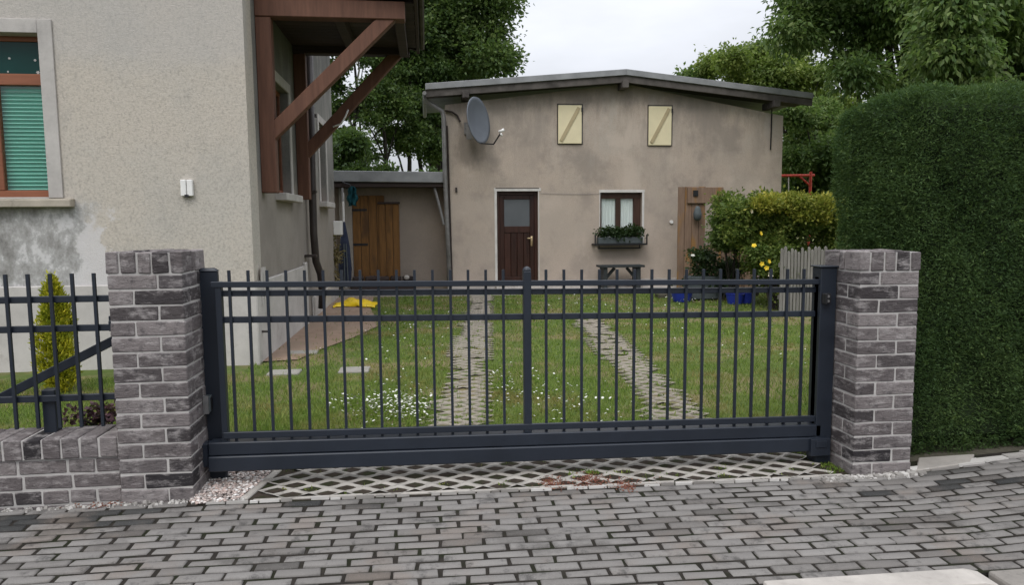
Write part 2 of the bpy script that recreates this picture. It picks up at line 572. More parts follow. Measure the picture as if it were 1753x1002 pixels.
MAT = dict(
    brick=m_brick(),
    mortar=m_concrete('pale_mortar', (0.47, 0.45, 0.43), (0.20, 0.19, 0.18), 0.6, 6.0),
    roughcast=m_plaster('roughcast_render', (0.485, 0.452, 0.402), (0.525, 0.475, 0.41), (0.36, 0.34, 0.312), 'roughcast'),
    sideplaster=m_plaster('dark_side_render', (0.245, 0.235, 0.215), (0.215, 0.21, 0.195), (0.12, 0.12, 0.113), 'side'),  # same plaster as the front in a darker, greyer tone
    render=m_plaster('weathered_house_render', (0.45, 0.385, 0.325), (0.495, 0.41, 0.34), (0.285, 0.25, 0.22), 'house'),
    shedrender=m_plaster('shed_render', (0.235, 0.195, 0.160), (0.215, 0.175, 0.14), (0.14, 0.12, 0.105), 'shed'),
    plinth=m_concrete('plinth_render', (0.50, 0.475, 0.45), (0.30, 0.27, 0.24), 0.6, 1.6),
    surround=m_concrete('window_surround_render', (0.46, 0.435, 0.41), (0.26, 0.25, 0.24), 0.4, 3.0),
    sill=m_concrete('stone_sill', (0.37, 0.33, 0.27), (0.14, 0.13, 0.11), 0.6, 4.0),
    anthracite=simple('anthracite_metal', (0.016, 0.021, 0.031), 0.40, 0.45, 0.0, 0.18, 3.0, 0.05, 40.0),
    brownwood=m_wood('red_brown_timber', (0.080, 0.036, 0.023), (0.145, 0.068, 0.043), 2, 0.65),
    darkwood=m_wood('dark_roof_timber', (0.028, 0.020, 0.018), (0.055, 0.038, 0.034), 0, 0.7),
    framewood=m_wood('window_frame_timber', (0.17, 0.062, 0.032), (0.26, 0.10, 0.055), 0, 0.45, 0.1),
    doorwood=m_wood('dark_brown_door_timber', (0.024, 0.011, 0.008), (0.058, 0.024, 0.017), 2, 0.4, 0.15),
    doorwood2=m_wood('brown_window_timber', (0.045, 0.024, 0.017), (0.095, 0.05, 0.035), 2, 0.45, 0.12),
    sheddoor=m_wood('orange_brown_plank', (0.105, 0.050, 0.016), (0.22, 0.108, 0.034), 2, 0.75, 0.3, (0.075, 0.04, 0.02)),
    board=m_wood('weathered_orange_board', (0.13, 0.085, 0.060), (0.25, 0.17, 0.12), 2, 0.85, 0.3, (0.28, 0.145, 0.04)),
    greypicket=m_wood('grey_weathered_paling', (0.12, 0.112, 0.10), (0.27, 0.255, 0.235), 2, 0.85, 0.3),
    benchwood=simple('dark_green_grey_bench', (0.035, 0.040, 0.042), 0.7, 0.3, 0, 0.3, 8.0),
    bitumen=simple('grey_roof_sheet', (0.20, 0.205, 0.215), 0.6, 0.35, 0.0, 0.25, 2.0),
    verge=simple('grey_metal_verge', (0.25, 0.255, 0.262), 0.5, 0.4, 0.0, 0.22, 3.0),
    soffit=simple('weathered_verge_board', (0.095, 0.085, 0.078), 0.8, 0.2, 0.0, 0.4, 4.0),
    zinc=simple('zinc_pipe', (0.20, 0.195, 0.19), 0.5, 0.4, 0.2, 0.25, 6.0),
    brownpipe=simple('brown_downpipe', (0.036, 0.027, 0.024), 0.45, 0.4, 0.0, 0.25, 4.0),
    cream=simple('cream_painted_shutter', (0.74, 0.66, 0.44), 0.55, 0.3, 0, 0.06, 3.0),
    creambrace=simple('faded_cream_batten', (0.44, 0.36, 0.22), 0.6, 0.3, 0, 0.12, 5.0),
    white=simple('white_plastic', (0.75, 0.74, 0.72), 0.4, 0.4, 0, 0.05),
    whitepaint=simple('white_reveal_paint', (0.62, 0.60, 0.57), 0.8, 0.2, 0, 0.15, 5.0),
    curtain=simple('white_net_curtain', (0.86, 0.88, 0.88), 0.9, 0.1, 0, 0.06, 5.0, stretch=(8, 1, 0.4)),
    blind=simple('green_blind', (0.09, 0.52, 0.40), 0.5, 0.3, 0, 0.12, 1.6),
    slat=simple('pale_green_slat', (0.26, 0.62, 0.51), 0.45, 0.35, 0, 0.06),  # paler than the backing to paint the highlights on the slats
    doorglass=m_glass('frosted_door_glass', (0.105, 0.115, 0.125), 0.35),
    darkglass=m_glass('dark_window_glass', (0.006, 0.045, 0.040), 0.12, 0.22),
    pane=m_pane('clear_pane', (0.96, 0.98, 0.97), 0.035),
    dish=simple('grey_dish_paint', (0.135, 0.150, 0.175), 0.55, 0.35, 0, 0.10, 3.0),
    black=simple('black_iron', (0.014, 0.014, 0.016), 0.5, 0.4),
    steel=simple('bright_steel', (0.55, 0.55, 0.55), 0.3, 0.5, 0.9),
    brass=simple('brass_handle', (0.60, 0.47, 0.28), 0.35, 0.5, 0.6),
    hosered=simple('red_painted_tube', (0.50, 0.055, 0.035), 0.5, 0.4),
    yellow=simple('yellow_plastic', (0.80, 0.56, 0.015), 0.4, 0.4, 0, 0.12),
    blue=simple('blue_plastic_tub', (0.018, 0.035, 0.28), 0.4, 0.4, 0, 0.2),
    teal=simple('teal_cloth', (0.014, 0.065, 0.080), 0.9, 0.1, 0, 0.4, 12.0),
    greybox=simple('grey_planter', (0.085, 0.10, 0.105), 0.7, 0.2, 0, 0.2),
    cable=simple('white_cable', (0.72, 0.72, 0.70), 0.5, 0.3),
    bark=m_wood('tree_bark', (0.022, 0.020, 0.017), (0.055, 0.048, 0.040), 2, 0.95, 0.5),
    paver=m_paver(),
    joint=m_soil('dark_joint_sand', (0.018, 0.016, 0.014), (0.046, 0.040, 0.034), (0.022, 0.024, 0.014), 14.0),
    gridstone=m_concrete('grass_grid_concrete', (0.39, 0.365, 0.33), (0.17, 0.145, 0.12), 0.55, 4.0),
    trackstone=m_concrete('track_grid_concrete', (0.30, 0.268, 0.222), (0.11, 0.095, 0.062), 0.8, 2.6),
    gridsoil=m_soil('grid_soil', (0.030, 0.024, 0.019), (0.075, 0.060, 0.048), (0.036, 0.040, 0.020), 20.0),
    lawnsoil=m_soil('lawn_soil', (0.065, 0.098, 0.024), (0.12, 0.155, 0.046), (0.19, 0.16, 0.085), 3.5),
    sand=m_soil('sandy_path', (0.23, 0.16, 0.115), (0.36, 0.27, 0.21), (0.28, 0.21, 0.16), 2.6),
    dirt=m_soil('verge_dirt', (0.06, 0.055, 0.042), (0.12, 0.11, 0.085), (0.06, 0.07, 0.035), 12.0),
    kerb=m_concrete('kerb_concrete', (0.43, 0.40, 0.365), (0.22, 0.20, 0.18), 0.4, 5.0),
    granite=m_concrete('kerb_granite', (0.24, 0.222, 0.20), (0.05, 0.05, 0.048), 0.6, 9.0),
    asphalt=m_concrete('asphalt', (0.055, 0.055, 0.056), (0.03, 0.03, 0.03), 0.5, 6.0),
    footslab=m_concrete('tan_concrete_slab', (0.34, 0.315, 0.285), (0.14, 0.13, 0.11), 0.5, 4.0),
    stepslab=m_concrete('worn_stepping_slab', (0.30, 0.285, 0.255), (0.12, 0.115, 0.09), 0.6, 3.0),
    slab=m_concrete('pale_concrete_slab', (0.46, 0.43, 0.40), (0.2, 0.19, 0.17), 0.4, 3.0),
    grass=m_grass('grass_blades'),
    petal=simple('white_petals', (0.66, 0.66, 0.60), 0.7, 0.2, 0, 0.05),
    ypetal=simple('yellow_petals', (0.82, 0.62, 0.06), 0.7, 0.2, 0, 0.12, 20.0),
    ppetal=simple('pale_petals', (0.80, 0.74, 0.55), 0.7, 0.2, 0, 0.08),
    pebble=m_pebble('pink_white_pebbles', [(0.0, (0.25, 0.21, 0.19)), (0.3, (0.42, 0.36, 0.33)), (0.55, (0.55, 0.42, 0.37)), (0.75, (0.62, 0.58, 0.55)), (1.0, (0.78, 0.76, 0.73))]),
    chips=m_pebble('white_mortar_chips', [(0.0, (0.20, 0.185, 0.17)), (0.45, (0.36, 0.34, 0.315)), (1.0, (0.58, 0.56, 0.53))]),
    redlitter=m_pebble('rust_red_seed_litter', [(0.0, (0.085, 0.03, 0.02)), (0.6, (0.20, 0.07, 0.048)), (1.0, (0.28, 0.15, 0.09))]),
    hedge=m_leaf('clipped_hedge_leaf', (0.052, 0.100, 0.040), (0.075, 0.136, 0.053), (0.11, 0.178, 0.066), 1.6, 0.42, 0.6, 0.2),
    hedgetip=m_leaf('hedge_new_growth', (0.05, 0.095, 0.028), (0.085, 0.15, 0.045), (0.14, 0.20, 0.065), 2.0, 0.35, 0.6, 0.25),
    hedgecore=simple('hedge_inner_twigs', (0.020, 0.030, 0.014), 0.95, 0.05, 0, 0.4, 9.0),
    darkleaf=m_leaf('dark_tree_leaf', (0.045, 0.09, 0.030), (0.092, 0.16, 0.050), (0.17, 0.24, 0.085), 0.35, 0.5),
    midleaf=m_leaf('mid_green_leaf', (0.075, 0.145, 0.044), (0.14, 0.225, 0.072), (0.235, 0.315, 0.12), 0.5, 0.55),
    brightleaf=m_leaf('light_green_leaf', (0.105, 0.175, 0.036), (0.19, 0.26, 0.060), (0.29, 0.36, 0.105), 0.6, 0.5),
    bushleaf=m_leaf('shrub_leaf', (0.075, 0.13, 0.028), (0.16, 0.235, 0.055), (0.30, 0.35, 0.095), 1.1, 0.5),
    bushtop=m_leaf('yellow_green_shoots', (0.22, 0.26, 0.045), (0.38, 0.40, 0.07), (0.58, 0.52, 0.11), 1.5, 0.45),
    roseleaf=m_leaf('rose_leaf', (0.016, 0.036, 0.014), (0.034, 0.066, 0.025), (0.06, 0.10, 0.04), 3.0, 0.3),
    thuja=m_leaf('golden_conifer_spray', (0.26, 0.29, 0.02), (0.46, 0.47, 0.035), (0.72, 0.66, 0.06), 7.0, 0.4),
    purple=m_leaf('purple_leaf', (0.03, 0.012, 0.020), (0.075, 0.025, 0.045), (0.16, 0.09, 0.11), 9.0, 0.25),
    dryleaf=m_leaf('dry_straw_leaf', (0.12, 0.10, 0.04), (0.22, 0.17, 0.08), (0.32, 0.25, 0.13), 6.0, 0.3),
)


# ------------------------------------------------------------------ the setting: ground, road, pavement, lawn
def sheet(name, x0, x1, y0, y1, nx, ny, dz, mat, k='structure'):
    xs, ys = np.linspace(x0, x1, nx+1), np.linspace(y0, y1, ny+1)
    XX, YY = np.meshgrid(xs, ys)
    V = np.stack([XX.ravel(), YY.ravel(), (gz_np(XX, YY)+dz).ravel()], 1)
    a = (np.arange(ny)[:, None]*(nx+1)+np.arange(nx)[None, :]).ravel()
    Fc = np.stack([a, a+1, a+nx+2, a+nx+1], 1)
    return kind(fast(name, V, Fc, mat), k)


sheet('ground', -400, 400, -200, 600, 2, 2, -0.32, MAT['lawnsoil'])
sheet('road', -40, 40, -12, 2.60, 4, 4, -0.115, MAT['asphalt'])
sheet('lawn', -9, 16, 4.30, 34, 50, 60, -0.012, MAT['lawnsoil'])
sheet('paving_bed', -7, 2.45, 2.724, 3.955, 40, 8, -0.0075, MAT['joint'])
sheet('paving_bed', 2.452, 9, 2.724, 4.06, 40, 8, -0.0075, MAT['joint'])

# pavement: one sheet of separate pavers in running bond, long side along the street
row, ln = 0.0715, 0.206


def pavement():
    V, Fc, tone = [], [], []
    rr = random.Random(3)
    j = 0
    y = 2.735
    while y < 4.02:
        x = -4.6+(0.5*ln if j % 2 else 0)+rr.uniform(-.012, .012)
        while x < 6.4:
            w = ln
            x0, x1 = x+rr.uniform(.006, .0115), x+w-rr.uniform(.006, .0115)
            y0, y1 = y+rr.uniform(.007, .0105), y+row-rr.uniform(.007, .0105)
            x += w
            cx, cy = (x0+x1)/2, (y0+y1)/2
            lim = 3.90 if cx < 2.45 else 3.84+0.085*(cx-2.45)
            if -1.0 < cx < 2.45:
                lim = 3.875
            if cx < -1.28:
                lim = 3.96
            if cy > lim:
                continue
            z = [gz(px, py)+rr.uniform(-.0018, .0018) for px, py in ((x0, y0), (x1, y0), (x1, y1), (x0, y1))]
            dzp = rr.uniform(-.0045, .003)
            z = [q+dzp for q in z]
            e = .0045
            jit = lambda: rr.uniform(-.0035, .0035)
            o = len(V)
            V += [(x0+jit(), y0+jit(), z[0]-.03), (x1+jit(), y0+jit(), z[1]-.03), (x1+jit(), y1+jit(), z[2]-.03), (x0+jit(), y1+jit(), z[3]-.03)]
            V += [(V[o+i][0], V[o+i][1], z[i]-.005) for i in range(4)]
            e2 = [e*rr.uniform(.5, 2.0) for _ in range(4)]
            cxs = [(e2[0], e2[0]), (-e2[1], e2[1]), (-e2[2], -e2[2]), (e2[3], -e2[3])]
            V += [(V[o+i][0]+cxs[i][0], V[o+i][1]+cxs[i][1], z[i]) for i in range(4)]
            q = [(8, 9, 10, 11)]
            for i in range(4):
                i2 = (i+1) % 4
                q += [(i, i2, i2+4, i+4), (i+4, i2+4, i2+8, i+8)]
            Fc += [tuple(o+k for k in f) for f in q]
            t = 0.74+rr.gauss(0, .10)
            # a few old dark pavers, mostly the damp run before the low wall
            g = -0.02+1.25*math.exp(-(((cx+1.95)/0.62)**2+((cy-3.775)/0.075)**2)) + 0.5*math.exp(-(((cx+1.05)/0.3)**2+((cy-3.82)/0.06)**2))
            g += 0.45*math.exp(-(((cx-3.2)/0.5)**2+((cy-3.66)/0.05)**2))
            if rr.random() < g:
                t = rr.uniform(0.0, 0.17)
            elif rr.random() < 0.06:
                t = rr.uniform(.3, .5)
            tone += [min(1, max(0, t))]*9
        y += row
        j += 1
    o = fast('pavement', np.array(V), np.array(Fc), MAT['paver'], attr=np.array(tone))
    return kind(o, 'structure')


pavement()

# kerb: pale concrete stones with a rounded lowered end, then a dark granite stone
mb = MB()
for a, b_ in ((-3.72, -2.71), (-2.70, -1.69), (-1.68, -0.67), (-0.66, 0.35), (0.36, 1.362)):
    mb.box(a, b_, 2.60, 2.722, -0.25, gz((a+b_)/2, 2.7)-.012)
mb.prism([(1.372, -.25), (2.40, -.25), (2.40, -.09), (2.385, -.055), (2.35, -.028), (2.29, -.012), (1.372, -.005)], 2.585, 2.722)
kind(mb.build('kerb', MAT['kerb'], bevel=.012, seg=2), 'structure')
mb = MB()
for a in (2.408, 2.86, 3.31, 3.77, 4.22):
    mb.box(a, a+.44, 2.58, 2.722, -0.25, -.030+R.uniform(-.005, .005))
kind(mb.build('granite_kerb', MAT['granite'], bevel=.014, seg=2), 'structure')


# strip of broken pale mortar and edging along the back of the pavement
def edging():
    mb = MB()
    rr = random.Random(5)
    for x0, x1, ya, yb, ww in ((-1.32, 2.40, 3.90, 3.885, .016), (2.30, 2.95, 3.872, 3.86, .05), (2.9, 5.6, 3.915, 4.15, .085)):
        x = x0
        while x < x1:
            l = rr.uniform(.05, .13) if x0 < 2 else rr.uniform(.10, .22)
            if x0 == 2.30:
                l = rr.uniform(.025, .06)
            y = ya+(yb-ya)*(x-x0)/(x1-x0)+rr.uniform(-.006, .006)
            z = gz(x, y)
            hh = rr.uniform(.004, .012)
            if rr.random() < (.93 if x0 < 2 else 0.97):
                w2 = ww*rr.uniform(.6, 1.15)/2
                mb.hexa([(x+.002, y-w2, z-.03), (x+l-.004, y-w2+rr.uniform(-.004, .004), z-.03), (x+l-.004, y+w2, z-.03), (x+.002, y+w2, z-.03),
                         (x+.004, y-w2+.003, z+hh), (x+l-.006, y-w2+.003, gz(x+l, y)+hh), (x+l-.006, y+w2-.003, gz(x+l, y)+hh), (x+.004, y+w2-.003, z+hh)])
            x += l
    # rubble of mortar crumbs before the right pillar and the low wall
    for k in range(420):
        if k < 200:
            x, y = rr.uniform(2.32, 2.95), rr.gauss(3.868, .022)
        else:
            x, y = rr.uniform(-2.3, -1.0), rr.gauss(3.935, .016)
        z = gz(x, y)
        s = rr.uniform(.004, .014)
        mb.hexa([(x-s, y-s*.6, z-.01), (x+s, y-s*rr.uniform(.4, 1), z-.01), (x+s*rr.uniform(.5, 1), y+s, z-.01), (x-s, y+s*.7, z-.01),
                 (x-s*.6, y-s*.4, z+s*.7), (x+s*.6, y-s*.4, z+s*rr.uniform(.5, 1)), (x+s*.5, y+s*.5, z+s*.7), (x-s*.5, y+s*.5, z+s*.6)])
    kind(mb.build('pavement_edging', MAT['chips']), 'structure')


edging()


# grass-grid stones: a lattice of concrete webs with soil-filled diamond holes
def grid(name, inside, x0, x1, y0, y1, a, b, hole, mat, frame, seed=1, lost=0.0):
    """frame(u, v) -> world x, y ; webs tile the plane, holes are left open"""
    rr = random.Random(seed)
    V, Fc = [], []
    nj = int((y1-y0)/(b/2))+2
    ni = int((x1-x0)/a)+2
    for j in range(nj):
        for i in range(-1, ni):
            u, v = x0+i*a+(a/2 if j % 2 else 0), y0+j*b/2
            if not inside(u, v):
                continue
            if rr.random() < lost:
                continue
            hh = hole*rr.uniform(.93, 1.08)
            o = len(V)
            N = 8
            for ring, (sc, dz) in enumerate(((1.0, 0.0), (hh+.02, 0.0), (hh-.03, -.012), (hh-.05, -.045))):
                for k in range(N):
                    an = 2*math.pi*k/N
                    ca, sa = math.cos(an), math.sin(an)
                    if ring == 0:
                        d = 1/(abs(ca)+abs(sa))
                        sx, sy = ca*d*a/2, sa*d*b/2
                    else:
                        # softened diamond
                        d = 1/((abs(ca)**1.25+abs(sa)**1.25)**(1/1.25))
                        sx, sy = ca*d*a/2*sc, sa*d*b/2*sc
                    X, Y = frame(u+sx, v+sy)
                    V.append((X, Y, gz(X, Y)+dz+.004+rr.uniform(-.0012, .0012)))
            for ring in range(3):
                for k in range(N):
                    k2 = (k+1) % N
                    Fc.append((o+ring*N+k, o+ring*N+k2, o+(ring+1)*N+k2, o+(ring+1)*N+k))
    return kind(fast(name, np.array(V), np.array(Fc), mat), 'structure')


AX0, AX1 = -0.98, 2.47
grid('apron_grid_paving', lambda u, v: AX0+.02 < u-(v-4.0)*0.25 and u < AX1-.03+0.0*v, AX0, AX1, 3.975, 4.62, 0.196, 0.150, 0.76,
     MAT['gridstone'], lambda u, v: (u, v), 2)
sheet('apron_soil', -1.34, 2.62, 3.90, 4.70, 40, 8, -.0065, MAT['gridsoil'])
mb = MB()
for x in np.arange(AX0, AX1-.1, .60):
    mb.box(x+.004, min(x+.596, AX1), 3.914, 3.936, -.1, gz(x+.3, 3.93)+.0035)
kind(mb.build('apron_border', MAT['gridstone'], bevel=.004), 'structure')
# stone edge of the gravel bed
mb = MB()
mb.bar((-1.03, 3.935, -.03), (-0.935, 4.40, -.03), .045, .065)
kind(mb.build('gravel_bed_edging', MAT['gridstone'], bevel=.006), 'structure')

TL0, TL1 = Vector((0.15, 4.72)), Vector((0.80, 11.5))
TR0, TR1 = Vector((1.88, 4.72)), Vector((2.36, 9.9))


def track(name, p, q, wid, y1, seed, lost):
    d = (q-p)
    k = d.x/d.y
    L = y1-p.y

    def fr(u, v):
        return p.x+k*v+u, p.y+v
    wob = lambda v, s: .025*math.sin(v*2.1+s)+.02*math.sin(v*5.3+s*2)
    grid(name, lambda u, v: -wid/2+wob(v, seed) < u < wid/2+wob(v, seed+1.7), -wid/2, wid/2, 0, L, 0.196, .15, 0.78, MAT['trackstone'], fr, seed, lost)
    # soil under the track
    V, Fc = [], []
    n = 30
    for i in range(n+1):
        v = -.1+(L+.2)*i/n
        for u in (-wid/2-.03, wid/2+.03):
            X, Y = fr(u, v)
            V.append((X, Y, gz(X, Y)-.0135))
    for i in range(n):
        Fc.append((2*i, 2*i+1, 2*i+3, 2*i+2))
    kind(fast('track_soil', np.array(V), np.array(Fc), MAT['gridsoil']), 'structure')


track('driveway_track', TL0, TL1, 0.42, 14.6, 3, .05)
track('driveway_track', TR0, TR1, 0.44, 10.6, 4, .10)

# sandy path along the left house and terrace of the rear house
V = [(-1.82, 8.0, .002), (-1.45, 8.05, .002), (-1.32, 8.6, .003), (-1.00, 9.5, .003), (-0.75, 10.5, .003), (-0.85, 11.6, .003), (-1.05, 13.0, .003), (-1.1, 14.9, .003), (-1.82, 14.9, .002)]
kind(fast('sandy_path', np.array(V), np.array([list(range(9))]), MAT['sand']), 'structure')
mb = MB()
mb.box(0.1, 5.4, 14.75, 15.62, -.2, .06)
mb.box(-1.8, 0.09, 14.95, 16.2, -.2, .04)
kind(mb.build('terrace', MAT['slab'], bevel=.01), 'structure')
mb = MB()
mb.box(4.5, 6.6, 13.55, 13.75, -.1, .07)
kind(mb.build('flower_bed_edging', MAT['dirt'], bevel=.01), 'structure')
# pale slab at the foot of the hedge
mb = MB()
s = [G(1568, 807, -.02), G(1662, 797, -.015), G(1668, 783, -.01), G(1572, 786, -.015)]
mb.hexa([(p.x, p.y, -.1) for p in s]+[(p.x, p.y, gz(p.x, p.y)+.012) for p in s])
tag(mb.build('concrete_slab', MAT['footslab'], bevel=.006), 'pale concrete slab lying at the foot of the hedge beside the right pillar', 'slab')
# dirt by the right pillar and under the hedge
sheet('hedge_bed', 2.36, 9.0, 3.93, 4.52, 30, 8, -.010, MAT['dirt'])
for (px, py), (qx, qy), lab in (((455, 642), (517, 633), 'shaded stepping slab in the lawn nearest the white house plinth'),
                                ((578, 638), (634, 628), 'pale stepping slab in the middle of the left lawn'),
                                ((490, 607), (545, 601), 'small half overgrown stepping slab beside the sandy path')):
    a, b_ = G(px, py), G(qx, qy)
    mb = MB()
    mb.box(a.x, b_.x, a.y, max(b_.y, a.y+.22), -.04, .006)
    tag(mb.build('stepping_slab', MAT['stepslab'], bevel=.008), lab, 'stepping slab', 'stepping slabs in the left lawn')


# ------------------------------------------------------------------ brickwork
def brick_bed(mb, x0, x1, y0, y1, z0, z1, rr, j=.0025):
    q = lambda: rr.uniform(-j, j)
    mb.hexa([(x0+q(), y0+q(), z0+q()), (x1+q(), y0+q(), z0+q()), (x1+q(), y1+q(), z0+q()), (x0+q(), y1+q(), z0+q()),
             (x0+q(), y0+q(), z1+q()), (x1+q(), y0+q(), z1+q()), (x1+q(), y1+q(), z1+q()), (x0+q(), y1+q(), z1+q())])


def pillar(x0, y0, zb, zt, label, flip, seed, box_z, box_side):
    s = 0.378
    t = thing('gate_pillar', label, 'pillar', (x0+s/2, y0+s/2, zb), 'brick pillars either side of the gate')
    rr = random.Random(seed)
    cap = .112
    n = 15
    ch = (zt-cap-zb)/n
    mb = MB()
    long_, sh, g = .246, .1225, .0085
    for k in range(n):
        a, b_ = zb+k*ch+(0 if k else -.08), zb+(k+1)*ch-g
        cells = [(0, long_, 0, sh), (long_+g, s, 0, long_), (sh+g, s, long_+g, s), (0, sh, sh+g, s)]
        for cx0, cx1, cy0, cy1 in cells:
            if (k+flip) % 2:
                cx0, cx1 = s-cx1, s-cx0
            brick_bed(mb, x0+cx0, x0+cx1, y0+cy0, y0+cy1, a, b_, rr)
    mb.build('brickwork', MAT['brick'], t, bevel=.005)
    mb = MB()
    ws = [.062, .078, .062, .078, .062]
    if flip:
        ws = ws[::-1]
    x = x0-.004
    for w in ws:
        for yy0, yy1 in ((y0-.004, y0+.155), (y0+.165, y0+.215), (y0+.225, y0+s+.004)):
            brick_bed(mb, x, x+w, yy0, yy1, zt-cap, zt+rr.uniform(-.004, .004), rr)
        x += w+.0112
    mb.build('cap_course', MAT['brick'], t, bevel=.005)
    mb = MB()
    mb.box(x0+.0045, x0+s-.0045, y0+.0045, y0+s-.0045, zb-.1, zt-.004)
    mb.build('mortar', MAT['mortar'], t)
    xx = x0+s if box_side > 0 else x0
    yb = y0+.25
    f = thing_part('light_barrier', t, (lambda m: m.box(min(xx, xx+box_side*.035), max(xx, xx+box_side*.035), yb, yb+.05, box_z, box_z+.095)), MAT['greybox'], .004)
    thing_part('sensor_window', f, (lambda m: m.box(min(xx+box_side*.03, xx+box_side*.038), max(xx+box_side*.03, xx+box_side*.038), yb+.008, yb+.042, box_z+.012, box_z+.083)), MAT['black'], 0)
    thing_part('sensor_frame', f, (lambda m: m.box(min(xx, xx+box_side*.03), max(xx, xx+box_side*.03), yb-.016, yb-.002, box_z-.005, box_z+.1)), MAT['steel'], 0)
    return t


def thing_part(name, parent, fn, mat, bevel=0.0, smooth=False):
    mb = MB()
    fn(mb)
    return mb.build(name, mat, parent, bevel=bevel, smooth=smooth)


pillar(-1.676, 3.965, -.01, 1.360, 'grey brick gate pillar standing at the end of the low brick wall', 0, 21, .42, 1)
pillar(2.530, 3.915, -.05, 1.312, 'grey brick gate pillar standing free in front of the dark clipped hedge', 1, 34, .42, -1)


def low_wall():
    t = thing('brick_wall', 'low grey brick wall carrying the railing left of the left pillar', 'wall', (-3, 4.1, 0))
    rr = random.Random(9)
    x0, x1, y0, y1 = -4.4, -1.686, 4.0, 4.22
    mb = MB()
    z = -.085
    for c in range(4):
        h = .0735
        x = x1
        if c % 2:
            mb_w = .12
        else:
            mb_w = .24
        first = True
        while x > x0:
            w = mb_w if first else rr.choice((.24, .24, .13))
            first = False
            brick_bed(mb, x-w, x, y0, y1, z, z+h, rr)
            x -= w+.011
        z += h+.011
    mb.build('brickwork', MAT['brick'], t, bevel=.005)
    top = z
    mb = MB()
    x = x1
    while x > x0:
        w = .088+rr.uniform(-.004, .004)
        brick_bed(mb, x-w, x, y0-.016, y1+.012, top, top+.112+rr.uniform(-.004, .004), rr, .003)
        x -= w+.010
    mb.build('coping_course', MAT['brick'], t, bevel=.005)
    mb = MB()
    mb.box(x0, x1+.008, y0+.005, y1-.005, -.1, top)
    mb.box(x0, x1+.008, y0-.010, y1+.006, top+.001, top+.1055)
    mb.build('mortar', MAT['mortar'], t)
    return top+.112


WT = low_wall()


# ------------------------------------------------------------------ railing on the low wall and sliding gate
def picket_mesh(h, w=.016):
    mb = MB()
    mb.box(-w/2, w/2, -w/2, w/2, 0, h)
    me = bpy.data.meshes.new('picket')
    me.from_pydata(mb.v, [], mb.f)
    me.materials.append(MAT['anthracite'])
    return me


def place_mesh(name, me, loc, parent, rot=None):
    o = bpy.data.objects.new(name, me)
    COL.objects.link(o)
    o.location = Vector(loc)-world_loc(parent)
    if rot:
        o.rotation_euler = rot
    o.parent = parent
    return o


fence = thing('metal_fence', 'anthracite metal railing on the low brick wall at the far left', 'fence', (-3, 4.10, WT))
me = picket_mesh(1.245-.395)
x = -1.80
while x > -4.3:
    place_mesh('picket', me, (x, 4.10, .395), fence)
    x -= .1115
for zc in (1.104, .943, .556):
    thing_part('rail', fence, lambda m: m.box(-4.4, -1.66, 4.112, 4.136, zc-.018, zc+.018), MAT['anthracite'], .003)
thing_part('post', fence, lambda m: m.box(-2.13, -2.06, 4.137, 4.197, WT-.06, .60), MAT['anthracite'], .004)
thing_part('post', fence, lambda m: m.box(-4.2, -4.13, 4.137, 4.197, WT-.06, 1.2), MAT['anthracite'], .004)
thing_part('bracket', fence, lambda m: (m.box(-1.735, -1.69, 4.085, 4.15, .925, .985), m.box(-1.735, -1.725, 4.09, 4.10, .98, 1.01)), MAT['anthracite'], .003)

GY = 4.19


def gt(x, z):
    return z-.0130*(x+.31)


gate = thing('sliding_gate', 'closed anthracite sliding gate of thin upright bars between two brick pillars', 'gate', (.6, GY, .08))
XL, XR = -1.165, 2.455
xs = [-1.118+(0.548+1.118-.0)*k/16 for k in range(16)]
xs += [0.592+(2.44-0.592)*k/17 for k in range(1, 17)]
me = picket_mesh(1.233-.215, .0155)
for x in xs:
    place_mesh('picket', me, (x, GY, gt(x, .215)), gate)


def rail(name, xa, xb, z0, z1, y0, y1, bev=.003):
    mb = MB()
    mb.hexa([(xa, y0, gt(xa, z0)), (xb, y0, gt(xb, z0)), (xb, y1, gt(xb, z0)), (xa, y1, gt(xa, z0)),
             (xa, y0, gt(xa, z1)), (xb, y0, gt(xb, z1)), (xb, y1, gt(xb, z1)), (xa, y1, gt(xa, z1))])
    return mb.build(name, MAT['anthracite'], gate, bevel=bev)


rail('rail', XL-.05, XR, 1.137, 1.170, GY-.026, GY-.010)
rail('rail', XL-.02, XR, 1.083, 1.117, GY+.010, GY+.034)
rail('rail', XL-.02, XR, .930, .966, GY+.010, GY+.034)
rail('rail', XL-.02, XR, .262, .300, GY-.030, GY-.0095)
rail('bottom_beam', XL-.10, XR, .170, .246, GY-.045, GY+.045, .005)
rail('guide_beam', XL-.10, XR, .078, .168, GY-.062, GY+.062, .006)
rail('tail_beam', -3.3, XL-.105, .10, .24, GY-.035, GY+.035, .005)
mb = MB()
mb.box(.562, .608, GY-.028, GY+.028, gt(.58, .247), gt(.58, 1.224))
mb.lathe((.585, GY, gt(.58, 1.224)), [(.027, 0), (.025, .012), (.017, .022), (.004, .028)], 12)
mb.build('center_post', MAT['anthracite'], gate, bevel=.003)
thing_part('end_stile', gate, lambda m: m.box(XL-.030, XL+.004, GY-.02, GY+.03, .24, 1.18), MAT['anthracite'], .003)
thing_part('end_stile', gate, lambda m: m.box(XR-.035, XR, GY-.02, GY+.03, .205, 1.15), MAT['anthracite'], .003)
thing_part('tail_brace', gate, lambda m: m.bar((-1.37, GY+.02, 1.055), (-3.15, GY+.02, .16), .035, .05), MAT['anthracite'], .003)
LPX0, LPX1 = P(338, 460, 4.262).x, P(371, 460, 4.262).x
lp = thing('gate_post', 'capped anthracite guide post close against the left brick pillar', 'gate post', (-1.215, 4.2, 0), 'steel posts holding the gate')
thing_part('post', lp, lambda m: m.box(LPX0, LPX1, 4.262, 4.30, -.02, 1.235), MAT['anthracite'], .004)
